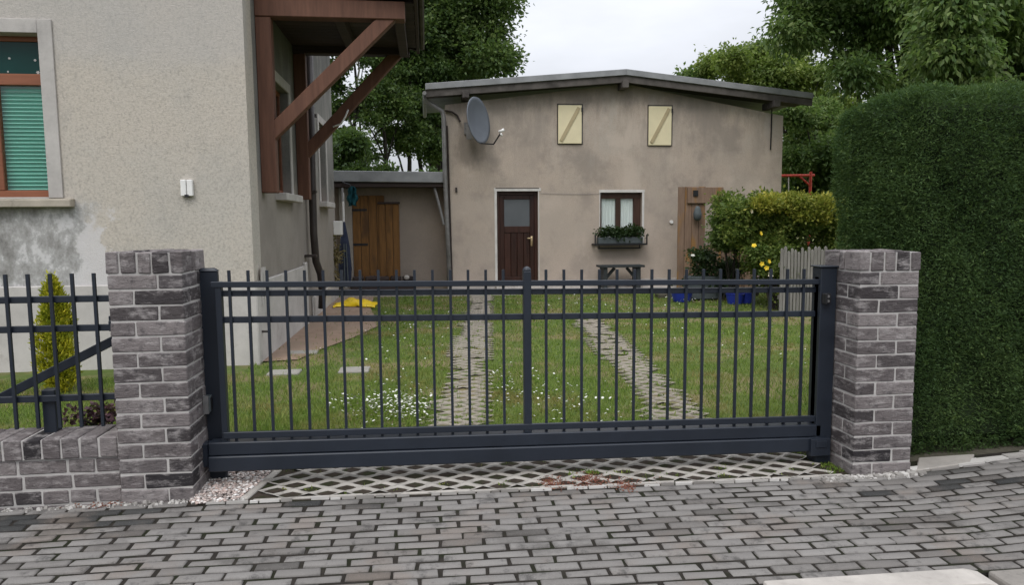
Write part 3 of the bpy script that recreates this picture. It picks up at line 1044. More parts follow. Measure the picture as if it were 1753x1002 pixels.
thing_part('cap', lp, lambda m: m.hexa([(LPX0-.006, 4.256, 1.2355), (LPX1+.006, 4.256, 1.2355), (LPX1+.006, 4.306, 1.2355), (LPX0-.006, 4.306, 1.2355), (LPX0+.02, 4.27, 1.254), (LPX1-.02, 4.27, 1.254), (LPX1-.02, 4.292, 1.254), (LPX0+.02, 4.292, 1.254)]), MAT['anthracite'], .003)
rp = thing('gate_post', 'anthracite catch post with steel bolts close against the right brick pillar', 'gate post', (2.47, 4.2, -.04), 'steel posts holding the gate')
thing_part('post', rp, lambda m: m.box(2.42, 2.525, 4.145, 4.25, -.04, 1.208), MAT['anthracite'], .004)
thing_part('cap', rp, lambda m: m.box(2.412, 2.532, 4.135, 4.26, 1.2085, 1.218), MAT['anthracite'], .003)
ct = thing_part('catch', rp, lambda m: (m.box(2.425, 2.475, 4.118, 4.144, .985, 1.05), m.box(2.425, 2.437, 4.09, 4.117, .985, 1.05)), MAT['black'], .003)
for z in (1.032, 1.003):
    b_ = MB()
    b_.tube([(2.452, 4.117, z), (2.452, 4.108, z)], .0085, 8)
    b_.build('bolt', MAT['steel'], ct)
thing_part('run_in_shoe', rp, lambda m: (m.box(2.37, 2.50, 4.105, 4.142, .02, .13), m.box(2.40, 2.47, 4.098, 4.104, .075, .12)), MAT['anthracite'], .005)
# drive box behind the left pillar
t = thing('gate_motor', 'dark box of the gate drive half hidden behind the left brick pillar', 'gate motor', (-1.7, 4.45, 0))
thing_part('housing', t, lambda m: m.box(-1.80, -1.42, 4.40, 4.60, .0, .47), MAT['black'], .02)
thing_part('lid', t, lambda m: m.box(-1.81, -1.41, 4.39, 4.61, .471, .50), MAT['anthracite'], .012)


# ------------------------------------------------------------------ left house
def wall_with_holes(mb, axis, c, th, u0, u1, z0, z1, holes):
    """front wall (axis 'y': plane y=c, going back th) or side wall (axis 'x': plane x=c, going to c-th); holes (u0,u1,z0,z1)"""
    us = sorted({u0, u1, *[h[0] for h in holes], *[h[1] for h in holes]})
    for a, b_ in zip(us[:-1], us[1:]):
        hs = sorted([h for h in holes if h[0] <= a+1e-6 and h[1] >= b_-1e-6], key=lambda h: h[2])
        z = z0
        segs = []
        for h in hs:
            segs.append((z, h[2]))
            z = h[3]
        segs.append((z, z1))
        for s0, s1 in segs:
            if axis == 'y':
                mb.box(a, b_, c, c+th, s0, s1)
            else:
                mb.box(c-th, c, a, b_, s0, s1)


house = thing('house', 'large old house with beige roughcast front and timber side porch at the left', 'house', (-4.5, 11, 0))
HX, HY = -1.85, 7.9
win = (-4.95, -3.845, 1.80, 3.435)
mb = MB()
wall_with_holes(mb, 'y', HY, .35, -9.0, HX, 0, 7.2, [win])
mb.build('front_wall', MAT['roughcast'], house)
sw = [(9.32, 10.2, 1.90, 3.28), (12.95, 13.75, 1.90, 3.28)]
mb = MB()
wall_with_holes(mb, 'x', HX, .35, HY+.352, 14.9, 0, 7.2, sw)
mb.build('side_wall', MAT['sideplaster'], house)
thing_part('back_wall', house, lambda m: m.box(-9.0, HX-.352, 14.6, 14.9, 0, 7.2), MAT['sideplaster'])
mb = MB()
mb.box(-9.02, HX+.03, HY-.03, HY-.002, -.1, .885)
mb.box(HX+.002, HX+.03, HY-.0, 10.9, -.1, .885)
mb.box(HX+.002, HX+.05, 10.902, 11.05, -.1, .93)
mb.box(HX+.002, HX+.03, 11.6, 14.9, -.1, .34)
mb.build('plinth', MAT['plinth'], house, bevel=.012)
mb = MB()
mb.prism([(-9.6, 7.0), (-1.3, 7.0), (-5.4, 10.6)], 7.3, 15.4)
mb.build('roof', MAT['bitumen'], house)
# front window
wf = MB()
x0, x1, z0, z1 = win
wf.box(x0, x1, HY+.13, HY+.19, z0, z0+.075)
wf.box(x0, x1, HY+.13, HY+.19, z1-.05, z1)
wf.box(x0, x1, HY+.12, HY+.19, 2.945, 3.06)
for a in (x0, x1-.028):
    wf.box(a, a+.028, HY+.132, HY+.19, z0+.075, z1-.05)
wf.box(-4.45, -4.335, HY+.125, HY+.19, z0+.075, 2.945)
wfo = wf.build('window', MAT['framewood'], house, bevel=.006)
thing_part('pane', wfo, lambda m: m.box(x0+.02, x1-.02, HY+.155, HY+.160, z0+.06, 2.95), MAT['pane'])
thing_part('pane', wfo, lambda m: m.box(x0+.02, x1-.02, HY+.155, HY+.160, 3.055, z1-.04), MAT['darkglass'])
mb = MB()
z = z0+.085
while z < 2.945:
    mb.hexa([(x0+.04, HY+.185, z), (x1-.05, HY+.185, z), (x1-.05, HY+.212, z+.012), (x0+.04, HY+.212, z+.012),
             (x0+.04, HY+.185, z+.003), (x1-.05, HY+.185, z+.003), (x1-.05, HY+.212, z+.015), (x0+.04, HY+.212, z+.015)])
    z += .040
bl_ = mb.build('blind', MAT['slat'], wfo)
mb = MB()
mb.box(x0+.02, x1-.02, HY+.225, HY+.23, z0+.06, 2.95)
mb.build('blind_backing', MAT['blind'], wfo)
for k in range(14):
    mb = MB()
    fx, fz = R.uniform(-4.6, -3.93), R.uniform(3.07, 3.30)
    rr_ = R.uniform(.008, .02)
    for a in range(3):
        an = a*math.pi/3
        mb.bar((fx-rr_*math.cos(an), HY+.151, fz-rr_*math.sin(an)), (fx+rr_*math.cos(an), HY+.151, fz+rr_*math.sin(an)), .005, .004, (0, 1, 0))
    mb.build('snowflake_sticker', MAT['white'], wfo)
thing_part('room_backing', wfo, lambda m: m.box(x0-.2, x1+.2, HY+.40, HY+.42, z0-.2, z1+.2), MAT['black'])
mb = MB()
bw = .138
mb.box(x1+.001, x1+bw, HY-.022, HY-.002, z0-.01, z1+bw)
mb.box(x0-bw, x1, HY-.022, HY-.002, z1+.001, z1+bw)
mb.box(x0-bw, x0-.001, HY-.022, HY-.002, z0-.01, z1)
mb.box(x0-.03, x1+.001, HY-.018, HY+.128, z0-.026, z0-.002)
mb.build('window_surround', MAT['surround'], house, bevel=.004)
mb = MB()
mb.hexa([(x0-.3, HY-.115, 1.695), (-3.60, HY-.115, 1.695), (-3.60, HY-.001, 1.695), (x0-.3, HY-.001, 1.695),
         (x0-.3, HY-.11, 1.772), (-3.60, HY-.11, 1.772), (-3.60, HY-.001, 1.788), (x0-.3, HY-.001, 1.788)])
mb.build('window_sill', MAT['sill'], house, bevel=.008)
# white outside socket on the front
bx = MB()
a = P(312, 336, HY)
b2 = P(331, 308, HY)
bx.box(a.x, (a.x+b2.x)/2-.004, HY-.05, HY-.001, a.z, b2.z)
bx.box((a.x+b2.x)/2+.004, b2.x, HY-.05, HY-.001, a.z, b2.z)
bxo = bx.build('wall_socket', MAT['white'], house, bevel=.006)
thing_part('socket_opening', bxo, lambda m: m.box((a.x+b2.x)/2-.02, (a.x+b2.x)/2+.02, HY-.055, HY-.02, a.z-.012, a.z+.015), MAT['black'])
# side windows seen edge-on
for y0, y1, zz0, zz1 in sw:
    f = MB()
    f.box(HX-.16, HX-.10, y0, y1, zz0, zz0+.06)
    f.box(HX-.16, HX-.10, y0, y1, zz1-.06, zz1)
    for q in (y0, (y0+y1)/2-.03, y1-.06):
        f.box(HX-.159, HX-.101, q, q+.06, zz0+.06, zz1-.06)
    fo = f.build('window', MAT['framewood'], house, bevel=.004)
    thing_part('pane', fo, lambda m: m.box(HX-.135, HX-.13, y0+.02, y1-.02, zz0+.02, zz1-.02), MAT['darkglass'])
    thing_part('window_surround', house, lambda m: (m.box(HX+.001, HX+.02, y0-.13, y0-.001, zz0, zz1), m.box(HX+.001, HX+.02, y1+.001, y1+.13, zz0, zz1), m.box(HX+.001, HX+.02, y0-.13, y1+.13, zz1+.001, zz1+.13)), MAT['surround'], .003)
    thing_part('window_sill', house, lambda m: m.box(HX-.10, HX+.14, y0-.15, y1+.12, zz0-.10, zz0-.005), MAT['surround'], .008)
# timber porch roof on the side wall
porch = MB()
ya, yb, px1 = 8.42, 10.72, -.20
porch.hexa([(HX-.1, ya-.25, 4.52), (-.02, ya-.25, 4.10), (-.02, yb+.25, 4.10), (HX-.1, yb+.25, 4.52),
            (HX-.1, ya-.25, 4.62), (-.02, ya-.25, 4.20), (-.02, yb+.25, 4.20), (HX-.1, yb+.25, 4.62)])
porcho = porch.build('porch_roof', MAT['bitumen'], house, bevel=.01)
for y, hz in ((ya, 0.0), (yb, .13)):
    thing_part('bracket_post', porcho, lambda m: m.box(HX+.002, HX+.17, y, y+.15, 1.86, 3.80+hz), MAT['brownwood'], .008)
    thing_part('cross_beam', porcho, lambda m: m.box(HX+.002, px1, y-.01, y+.16, 3.802+hz, 4.0+hz), MAT['brownwood'] if hz == 0 else MAT['darkwood'], .008)  # rear beam gets the darker timber, its shade put into the colour
    thing_part('brace', porcho, lambda m: m.bar((HX+.10, y+.075, 2.50), (-.36, y+.075, 3.86+hz), .13, .155, (0, 0, 1)), MAT['brownwood'], .008)
mb = MB()
k = ya+.17
while k < yb-.05:
    mb.box(HX+.005, -.105, k, min(k+.145, yb-.015), 4.03, 4.05)
    k += .15
mb.build('porch_shade_board', MAT['darkwood'], porcho)  # dark boards added to keep light out and the porch underside dark
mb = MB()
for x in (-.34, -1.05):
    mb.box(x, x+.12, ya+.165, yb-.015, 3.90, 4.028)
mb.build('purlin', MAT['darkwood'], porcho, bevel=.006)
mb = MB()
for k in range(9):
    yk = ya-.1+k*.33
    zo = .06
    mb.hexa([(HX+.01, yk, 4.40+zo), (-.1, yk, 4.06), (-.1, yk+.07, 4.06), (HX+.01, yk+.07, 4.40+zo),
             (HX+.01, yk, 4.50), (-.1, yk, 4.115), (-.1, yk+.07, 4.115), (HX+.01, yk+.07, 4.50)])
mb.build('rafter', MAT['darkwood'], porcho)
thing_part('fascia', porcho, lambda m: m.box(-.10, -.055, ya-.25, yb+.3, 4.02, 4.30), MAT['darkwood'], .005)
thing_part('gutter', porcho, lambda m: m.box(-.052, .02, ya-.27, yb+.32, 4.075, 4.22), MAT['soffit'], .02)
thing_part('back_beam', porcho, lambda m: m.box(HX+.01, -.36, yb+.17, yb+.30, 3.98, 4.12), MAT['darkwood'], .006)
# white cable tied under the porch
mb = MB()
mb.tube([P(605, 108, 10.5), P(613, 103, 10.5), P(615, 120, 10.5), P(611, 140, 10.5)], .014, 6)
mb.build('hanging_cable', MAT['cable'], porcho, smooth=True)
mb = MB()
mb.tube([P(570, 217, 10.55), P(584, 212, 10.55), P(591, 200, 10.55), P(596, 188, 10.6)], .012, 6)
mb.build('hanging_cable', MAT['cable'], porcho, smooth=True)
# brown downpipe down the side wall, bending out at the foot
mb = MB()
pts = [PX(529, 60, HX+.10), PX(534, 300, HX+.10), PX(537, 400, HX+.10), PX(541, 448, HX+.12), PX(549, 470, HX+.17), PX(552, 500, HX+.17), PX(551, 528, HX+.15)]
mb.tube(pts, .058, 10)
dp = mb.build('downpipe', MAT['brownpipe'], house, smooth=True)
for yy in (200, 330, 440):
    c = PX(534, yy, HX+.1)
    thing_part('pipe_clamp', dp, lambda m: m.box(HX+.001, HX+.17, c.y-.075, c.y+.075, c.z, c.z+.035), MAT['brownpipe'])
thing_part('meter_box', house, lambda m: m.box(HX+.001, HX+.16, 14.55, 14.85, 1.28, 1.56), MAT['white'], .01)
thing_part('hose_tap', house, lambda m: (m.tube([(HX+.03, 8.02, .33), (HX+.10, 8.02, .33), (HX+.11, 8.02, .30)], .014, 6)), MAT['brownpipe'])
thing_part('conduit', house, lambda m: (m.box(HX+.031, HX+.05, 8.06, 8.09, .62, .99), m.box(HX+.031, HX+.06, 8.10, 8.20, .68, 1.03)), MAT['plinth'])

# ------------------------------------------------------------------ shed between the houses
shed = thing('shed', 'low flat roofed shed with a plank door between the two houses', 'shed', (-.7, 16.5, 0))
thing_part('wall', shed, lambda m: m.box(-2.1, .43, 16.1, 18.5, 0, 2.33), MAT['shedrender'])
thing_part('roof', shed, lambda m: m.hexa([(-2.15, 15.55, 2.40), (.40, 15.55, 2.37), (.40, 18.6, 2.30), (-2.15, 18.6, 2.30),
                                          (-2.15, 15.55, 2.63), (.40, 15.55, 2.60), (.40, 18.6, 2.55), (-2.15, 18.6, 2.55)]), MAT['verge'], .01)
thing_part('eaves_board', shed, lambda m: m.box(-2.15, .40, 15.6, 16.095, 2.285, 2.365), MAT['darkwood'])
thing_part('corner_post', shed, lambda m: m.box(-1.88, -1.62, 15.9, 16.095, 0, 2.28), MAT['sideplaster'], .01)
mb = MB()
x = P(604, 400, 16.06).x
for k in range(4):
    mb.box(x+k*.175+.004, x+(k+1)*.175-.004, 16.055, 16.092, .16, 2.12)
dr = mb.build('plank_door', MAT['sheddoor'], shed, bevel=.004)
mb = MB()
x2 = P(649, 400, 16.06).x
for k in range(3):
    mb.box(x2+k*.15+.004, x2+(k+1)*.15-.004, 16.04, 16.078, .14, 1.96)
dr2 = mb.build('plank_door', MAT['sheddoor'], shed, bevel=.004)
thing_part('ledge', dr2, lambda m: m.box(x2-.02, x2+.47, 16.0, 16.039, 1.93, 1.975), MAT['darkwood'], .004)
for zh in (1.02, 1.78):
    thing_part('hinge', dr, lambda m: m.box(x-.02, x+.32, 16.044, 16.054, zh, zh+.05), MAT['black'])
thing_part('brace_pipe', shed, lambda m: m.tube([P(744, 322, 15.7), P(752, 352, 15.6), P(760, 385, 15.55)], .03, 8), MAT['zinc'])
# things at the shed
t = thing('hanging_cloth', 'dark teal cloth hanging from a hook under the shed eaves', 'cloth')
V = []
n = 10
for i in range(n+1):
    for j in range(7):
        u = j/6
        w = .11+.03*math.sin(i*1.3)
        c0 = P(603, 319+i*3.2, 15.50)
        V.append((c0.x+(u-.5)*2*w*(.35+.65*math.sin(min(1, i/4)*1.57))*(1-.35*(i/n)), 15.50+.05*math.sin(u*11+i*.4), c0.z-.06*abs(u-.5)*(i/n)))
Fc = np.array([(i*7+j, i*7+j+1, (i+1)*7+j+1, (i+1)*7+j) for i in range(n) for j in range(6)])
o = fast('cloth', np.array(V), Fc, MAT['teal'], t, smooth=True)
sol = o.modifiers.new('thick', 'SOLIDIFY')
sol.thickness = .02
thing_part('hook', t, lambda m: m.tube([P(586, 312, 15.5), P(598, 316, 15.5), P(603, 324, 15.5)], .02, 6), MAT['black'])
t = thing('pole', 'slim pale pole leaning upright in front of the shed corner', 'pole')
thing_part('shaft', t, lambda m: m.tube([P(587, 330, 15.35), P(592, 480, 15.15), P(593, 493, 15.1)], .022, 6), MAT['whitepaint'])
thing_part('grip', t, lambda m: m.tube([P(586, 322, 15.36), P(587.2, 345, 15.33)], .026, 6), MAT['zinc'])
t = thing('folded_parasol', 'dark blue folded parasol with grey stripes standing beside the pale pole', 'parasol')
mb = MB()
a, b_ = P(589, 380, 15.25), P(592, 487, 15.05)
mb.tube([a, a.lerp(b_, .15), a.lerp(b_, .4), a.lerp(b_, .75), b_], [.02, .055, .11, .14, .11], 9)
mb.build('canopy', simple('navy_cloth', (0.03, 0.036, 0.06), .9, .1, 0, .3, 9.0), t)
thing_part('stripe', t, lambda m: [m.bar(a.lerp(b_, .35)+Vector((.03*k, -.13, 0)), a.lerp(b_, .95)+Vector((.045*k, -.16, 0)), .02, .012, (0, 1, 0)) for k in (0, 1.5)], MAT['greybox'])
t = thing('low_beam', 'dark low beam with pale knots lying at the foot of the plank door', 'beam')
mb = MB()
x = P(604, 470, 15.9).x
for k in range(5):
    mb.bar((x+k*.27, 15.86+R.uniform(-.03, .03), .30), (x+k*.27+.24, 15.9, .30+R.uniform(-.015, .015)), .12, .10)
mb.build('log', MAT['darkwood'], t, bevel=.02)
thing_part('stone', t, lambda m: m.lathe((x+1.17, 15.80, .30), [(.02, -.03), (.06, .0), (.06, .04), (.02, .07)], 10), MAT['slab'], smooth=True)
thing_part('support', t, lambda m: m.box(x-.03, x+1.36, 15.80, 16.0, .03, .245), MAT['darkwood'], .01)

# ------------------------------------------------------------------ rear house
YR = 15.6
rear = thing('outbuilding', 'two storey rear house with stained beige render and low pitched roof', 'house', (4.3, 18, 0))
wl, wr = .44, 8.06
zl, zr = 4.02, 3.86
ridge = Vector((4.37, 0, 4.52))
door = (1.53, 2.44, .10, 2.185)
wn_ = (3.835, 4.79, 1.04, 2.15)
mb = MB()
# front wall in columns so that the gable top follows the roof
cols = sorted([wl, door[0], door[1], wn_[0], wn_[1], ridge.x, wr])


def rooftop(x):
    if x < ridge.x:
        return zl+(ridge.z-zl)*(x-wl)/(ridge.x-wl)
    return zr+(ridge.z-zr)*(wr-x)/(wr-ridge.x)


for a, b_ in zip(cols[:-1], cols[1:]):
    segs = []
    z = 0.0
    for h in (door, wn_):
        if h[0] <= a+1e-6 and h[1] >= b_-1e-6:
            segs.append((z, h[2], False))
            z = h[3]
    segs.append((z, None, True))
    for s0, s1, top in segs:
        ta, tb = (rooftop(a), rooftop(b_)) if top else (s1, s1)
        mb.hexa([(a, YR, s0), (b_, YR, s0), (b_, YR+.3, s0), (a, YR+.3, s0), (a, YR, ta), (b_, YR, tb), (b_, YR+.3, tb), (a, YR+.3, ta)])
mb.box(wl, wl+.3, YR+.301, 18.2, 0, zl-.02)
mb.box(wr-.3, wr, YR+.301, 18.2, 0, zr-.02)
mb.box(wl+.301, wr-.301, 17.9, 18.2, 0, 3.84)
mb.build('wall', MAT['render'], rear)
# roof: sheet, light verge edge, darker verge board
vy = YR-.34
rl, rrt, rg = P(728, 149, vy), P(1392, 165, vy), P(1072, 124, vy)


def slope(mb, za, zb, ya, yb, ins=0.0):
    for p, q in ((rl, rg), (rg, rrt)):
        p2 = p.lerp(q, 0)
        mb.hexa([(p2.x, ya, p2.z+za), (q.x, ya, q.z+za), (q.x, yb, q.z+za), (p2.x, yb, p2.z+za),
                 (p2.x, ya, p2.z+zb), (q.x, ya, q.z+zb), (q.x, yb, q.z+zb), (p2.x, yb, p2.z+zb)])


mb = MB()
slope(mb, -.05, .065, vy+.03, 18.5)
ro = mb.build('roof', MAT['bitumen'], rear)
mb = MB()
slope(mb, -.052, .075, vy-.02, vy+.028)
mb.build('verge_trim', MAT['verge'], ro, bevel=.006)
mb = MB()
slope(mb, -.20, -.053, vy+.02, vy+.07)
mb.build('verge_board', MAT['soffit'], ro, bevel=.004)
mb = MB()
slope(mb, -.10, -.055, vy+.072, YR+.5)
mb.build('soffit', MAT['darkwood'], ro)
for px, py in ((797, 160), (1070, 143), (1329, 176)):
    q = P(px, py, vy)
    thing_part('purlin_end', ro, lambda m: m.box(q.x-.07, q.x+.07, vy-.06, YR+.2, q.z-.09, q.z+.055), MAT['soffit'], .006)
thing_part('gutter', ro, lambda m: m.tube([(rl.x-.02, vy, rl.z-.12), (rl.x-.02, 18.4, rl.z-.14)], .042, 10), MAT['zinc'])
mb = MB()
pts = [P(728, 165, YR-.2), P(729, 172, YR-.15), P(741, 180, YR-.1), P(757, 190, YR-.07), P(759.5, 200, YR-.07), P(762, 300, YR-.07), P(766, 400, YR-.07), P(770, 486, YR-.07)]
mb.tube(pts, .048, 10)
mb.build('downpipe', MAT['zinc'], rear, smooth=True)
mb = MB()
mb.tube([P(765, 215, YR-.04), P(768, 300, YR-.04), P(774, 486, YR-.04)], .022, 6)
mb.build('downpipe_stay', MAT['brownpipe'], rear)
# loft shutters
for (ax, ay), (bx_, by) in (((955, 180), (995, 246)), ((1110, 182), (1148, 249))):
    a, b_ = P(ax, ay, YR), P(bx_, by, YR)
    mb = MB()
    mb.box(a.x, b_.x, YR-.045, YR-.004, b_.z, a.z)
    so = mb.build('loft_shutter', MAT['cream'], rear, bevel=.004)
    thing_part('diagonal_batten', so, lambda m: m.bar((a.x+.06, YR-.055, b_.z+.05), (b_.x-.06, YR-.055, a.z-.05), .018, .075, (1, 0, 0)), MAT['creambrace'], .003)
    thing_part('shutter_back_plate', so, lambda m: m.box(a.x-.02, b_.x+.035, YR-.012, YR-.0035, b_.z-.015, a.z+.035), MAT['soffit'])  # thin dark plate showing as a margin round the shutter
    thing_part('hinge', so, lambda m: (m.box(b_.x-.01, b_.x+.03, YR-.05, YR-.013, a.z-.14, a.z-.05), ), MAT['black'])
# door
x0, x1, z0, z1 = door
t_ = MB()
t_.box(x0+.001, x0+.07, YR+.10, YR+.17, z0, z1-.001)
t_.box(x1-.07, x1-.001, YR+.10, YR+.17, z0, z1-.001)
t_.box(x0+.07, x1-.07, YR+.10, YR+.17, z1-.075, z1-.001)
t_.box(x0+.07, x0+.17, YR+.12, YR+.165, z0+.02, z1-.076)
t_.box(x1-.17, x1-.07, YR+.12, YR+.165, z0+.02, z1-.076)
t_.box(x0+.17, x1-.17, YR+.12, YR+.165, z1-.17, z1-.076)
t_.box(x0+.17, x1-.17, YR+.12, YR+.165, 1.28, 1.42)
t_.box(x0+.17, x1-.17, YR+.12, YR+.165, z0+.02, z0+.2)
for k in range(4):
    w4 = (x1-x0-.34)/4
    t_.box(x0+.17+k*w4+.003, x0+.17+(k+1)*w4-.003, YR+.135, YR+.16, z0+.2, 1.28)
do = t_.build('door', MAT['doorwood'], rear, bevel=.006)
thing_part('door_glass', do, lambda m: m.box(x0+.165, x1-.165, YR+.140, YR+.150, 1.415, z1-.165), MAT['doorglass'])
thing_part('door_handle', do, lambda m: (m.box(x1-.155, x1-.105, YR+.108, YR+.119, .98, 1.20), m.tube([(x1-.13, YR+.107, 1.15), (x1-.13, YR+.06, 1.15), (x1-.24, YR+.055, 1.155)], .013, 8)), MAT['brass'], 0, True)
thing_part('doorstep', rear, lambda m: m.box(x0-.05, x1+.05, YR-.25, YR+.17, .0, .099), MAT['slab'], .01)
thing_part('door_surround', rear, lambda m: (m.box(x0-.06, x1+.06, YR-.012, YR-.001, z1+.001, z1+.07), m.box(x0-.055, x0-.002, YR-.012, YR-.001, .1, z1), m.box(x1+.002, x1+.02, YR-.008, YR-.001, .1, z1)), MAT['whitepaint'], .002)
thing_part('soffit_board', rear, lambda m: m.box(x0-.03, x1+.02, YR-.015, YR-.0125, z1+.055, z1+.075), MAT['soffit'])
# window with net curtains
x0, x1, z0, z1 = wn_
t_ = MB()
t_.box(x0+.001, x1-.001, YR+.10, YR+.16, z0, z0+.09)
t_.box(x0+.001, x1-.001, YR+.10, YR+.16, z1-.13, z1-.001)
t_.box(x0+.001, x0+.055, YR+.101, YR+.16, z0+.09, z1-.13)
t_.box(x1-.17, x1-.001, YR+.101, YR+.16, z0+.09, z1-.13)
mxx = (x0+x1)/2-.04
t_.box(mxx-.055, mxx+.055, YR+.095, YR+.16, z0+.09, z1-.13)
wo = t_.build('window', MAT['doorwood2'], rear, bevel=.006)
thing_part('pane', wo, lambda m: m.box(x0+.05, x1-.16, YR+.13, YR+.136, z0+.08, z1-.12), MAT['pane'])
V = []
n = 60
for i in range(n+1):
    u = i/n
    x = x0+.03+(x1-x0-.18)*u
    y = YR+.158+.010*math.sin(u*70)
    V += [(x, y, z0), (x, y, z1-.05)]
fast('net_curtain', np.array(V), np.array([(2*i, 2*i+2, 2*i+3, 2*i+1) for i in range(n)]), MAT['curtain'], wo, smooth=True)
thing_part('room_backing', wo, lambda m: m.box(x0-.1, x1+.1, YR+.31, YR+.32, z0-.1, z1+.1), MAT['black'])
thing_part('window_surround', rear, lambda m: (m.box(x0-.03, x1+.06, YR-.012, YR-.001, z1+.001, z1+.06), m.box(x1+.002, x1+.05, YR-.010, YR-.001, z0-.04, z1), m.box(x0-.02, x0-.002, YR-.010, YR-.001, z0-.04, z1)), MAT['whitepaint'], .002)
thing_part('window_sill', rear, lambda m: m.box(x0-.02, x1+.02, YR-.07, YR+.099, z0-.05, z0-.001), MAT['whitepaint'], .004)
q = P(1149, 380, YR)
thing_part('vent_button', rear, lambda m: m.tube([(q.x, YR-.03, q.z), (q.x, YR+.01, q.z)], .04, 12), MAT['white'])
q = P(781, 325, YR)
thing_part('wall_hook', rear, lambda m: m.box(q.x-.02, q.x+.02, YR-.04, YR+.01, q.z-.05, q.z+.05), MAT['brownpipe'])
mb = MB()
mb.tube([P(1321.5, 183, YR-.03), P(1320.5, 220, YR-.03), P(1319, 256, YR-.03)], .016, 6)
mb.build('hanging_cable', MAT['black'], rear)
mb = MB()
mb.tube([P(925, 331, YR-.015), P(980, 332.5, YR-.015), P(1030, 332, YR-.015)], .0035, 5)
mb.build('wall_cable', MAT['zinc'], rear)
thing_part('plinth', rear, lambda m: (m.box(wl-.01, door[0]-.06, YR-.02, YR-.001, 0, .22), m.box(door[1]+.06, wr, YR-.02, YR-.001, 0, .22)), MAT['slab'], .004)

# satellite dish
q = P(819, 206, YR-.55)
dish = thing('satellite_dish', 'grey satellite dish on a wall arm below the left eaves of the rear house', 'satellite dish', q)
nrm = Vector((.80, -.60, .12)).normalized()
sx = nrm.cross(Vector((0, 0, 1))).normalized()
sy = sx.cross(nrm).normalized()
V, Fc = [tuple(q-nrm*.09)], []
RN, SG = 8, 36
for i in range(1, RN+1):
    r_ = i/RN
    for k in range(SG):
        an = 2*math.pi*k/SG
        V.append(tuple(q+sx*(.43*r_*math.cos(an))+sy*(.49*r_*math.sin(an))+nrm*(.09*r_*r_-.09)))
me = bpy.data.meshes.new('reflector')
fs = [(0, 1+k, 1+(k+1) % SG) for k in range(SG)]
for i in range(RN-1):
    fs += [(1+i*SG+k, 1+(i+1)*SG+k, 1+(i+1)*SG+(k+1) % SG, 1+i*SG+(k+1) % SG) for k in range(SG)]
me.from_pydata(V, [], fs)
o = link('reflector', me, MAT['dish'], dish, smooth=True)
sol = o.modifiers.new('thick', 'SOLIDIFY')
sol.thickness = .014
tip = P(857, 228, YR-.95)
mb = MB()
mb.tube([q-sy*.47-nrm*.02, q-sy*.55+nrm*.3, tip], .016, 6)
mb.build('feed_arm', MAT['black'], dish)
mb = MB()
mb.tube([tip+Vector((-.04, 0, .03)), tip+Vector((.03, .0, .05)), tip+Vector((.07, 0, .07))], [.022, .03, .036], 8)
mb.tube([tip+Vector((0, 0, .0)), tip+Vector((.03, 0, -.06))], .02, 8)
mb.build('receiver_head', MAT['white'], dish, smooth=True)
mb = MB()
w0 = Vector((q.x-.22, YR, q.z-.02))
mb.tube([w0+Vector((0, .02, -.08)), w0+Vector((.02, -.30, -.06)), q-nrm*.11], .026, 8)
mb.box(w0.x-.05, w0.x+.05, YR-.03, YR+.005, w0.z-.2, w0.z+.05)
mb.box(w0.x-.02, w0.x+.10, YR-.32, YR-.24, w0.z-.34, w0.z-.02)
mb.build('wall_mount', MAT['zinc'], dish)
mb = MB()
mb.tube([P(762, 189, YR-.06), P(775, 192, YR-.05), P(783, 198, YR-.06), P(788, 208, YR-.1)], .022, 6)
mb.build('cable', MAT['brownpipe'], dish)

# planter on its iron bracket under the window
a, b_ = P(1018, 410, YR-.25), P(1106, 425, YR-.25)
pl = thing('window_box', 'window box of dark green geraniums on a black bracket below the net curtained window', 'planter', ((a.x+b_.x)/2, YR-.2, b_.z))
ax, bx_ = a.x, b_.x
zt_ = a.z
thing_part('trough', pl, lambda m: m.box(ax+.08, bx_-.08, YR-.27, YR-.08, zt_-.10, zt_+.04), MAT['greybox'], .01)
mb = MB()
for yy in (YR-.30, YR-.02):
    mb.bar((ax, yy, zt_-.115), (bx_, yy, zt_-.115), .03, .035)
for xx in (ax, bx_):
    mb.bar((xx, YR-.30, zt_-.13), (xx, YR-.30, zt_+.10), .025, .025, (0, 1, 0))
    mb.bar((xx, YR-.30, zt_-.115), (xx, YR-.0, zt_-.115), .025, .025)
mb.bar((ax+.1, YR-.16, zt_-.20), (bx_-.1, YR-.16, zt_-.20), .03, .03)
for xx in (ax+.12, bx_-.12):
    mb.bar((xx, YR-.16, zt_-.12), (xx, YR-.16, zt_-.215), .02, .02, (0, 1, 0))
mb.build('bracket', MAT['black'], pl)

# bench under the window
a, b_ = P(1027, 455, YR-.55), P(1103, 461, YR-.55)
bn = thing('bench', 'small dark garden bench with angled braces under the window box', 'bench', ((a.x+b_.x)/2, YR-.45, .06))
ax, bx_, zt_ = a.x, b_.x, a.z
thing_part('seat', bn, lambda m: [m.box(ax, bx_, YR-.60+k*.14, YR-.475+k*.14, zt_-.045, zt_) for k in range(3)], MAT['benchwood'], .005)
for xx in (ax+.08, bx_-.17):
    thing_part('leg', bn, lambda m: (m.box(xx, xx+.09, YR-.56, YR-.20, .06, zt_-.047)), MAT['benchwood'], .005)
thing_part('brace', bn, lambda m: m.bar((ax+.12, YR-.42, zt_-.34), (ax+.36, YR-.42, zt_-.06), .05, .06), MAT['benchwood'])
thing_part('brace', bn, lambda m: m.bar((bx_-.12, YR-.42, zt_-.34), (bx_-.36, YR-.42, zt_-.06), .05, .06), MAT['benchwood'])


# ------------------------------------------------------------------ foliage
def norm(a):
    return a/np.maximum(np.linalg.norm(a, axis=1, keepdims=True), 1e-9)


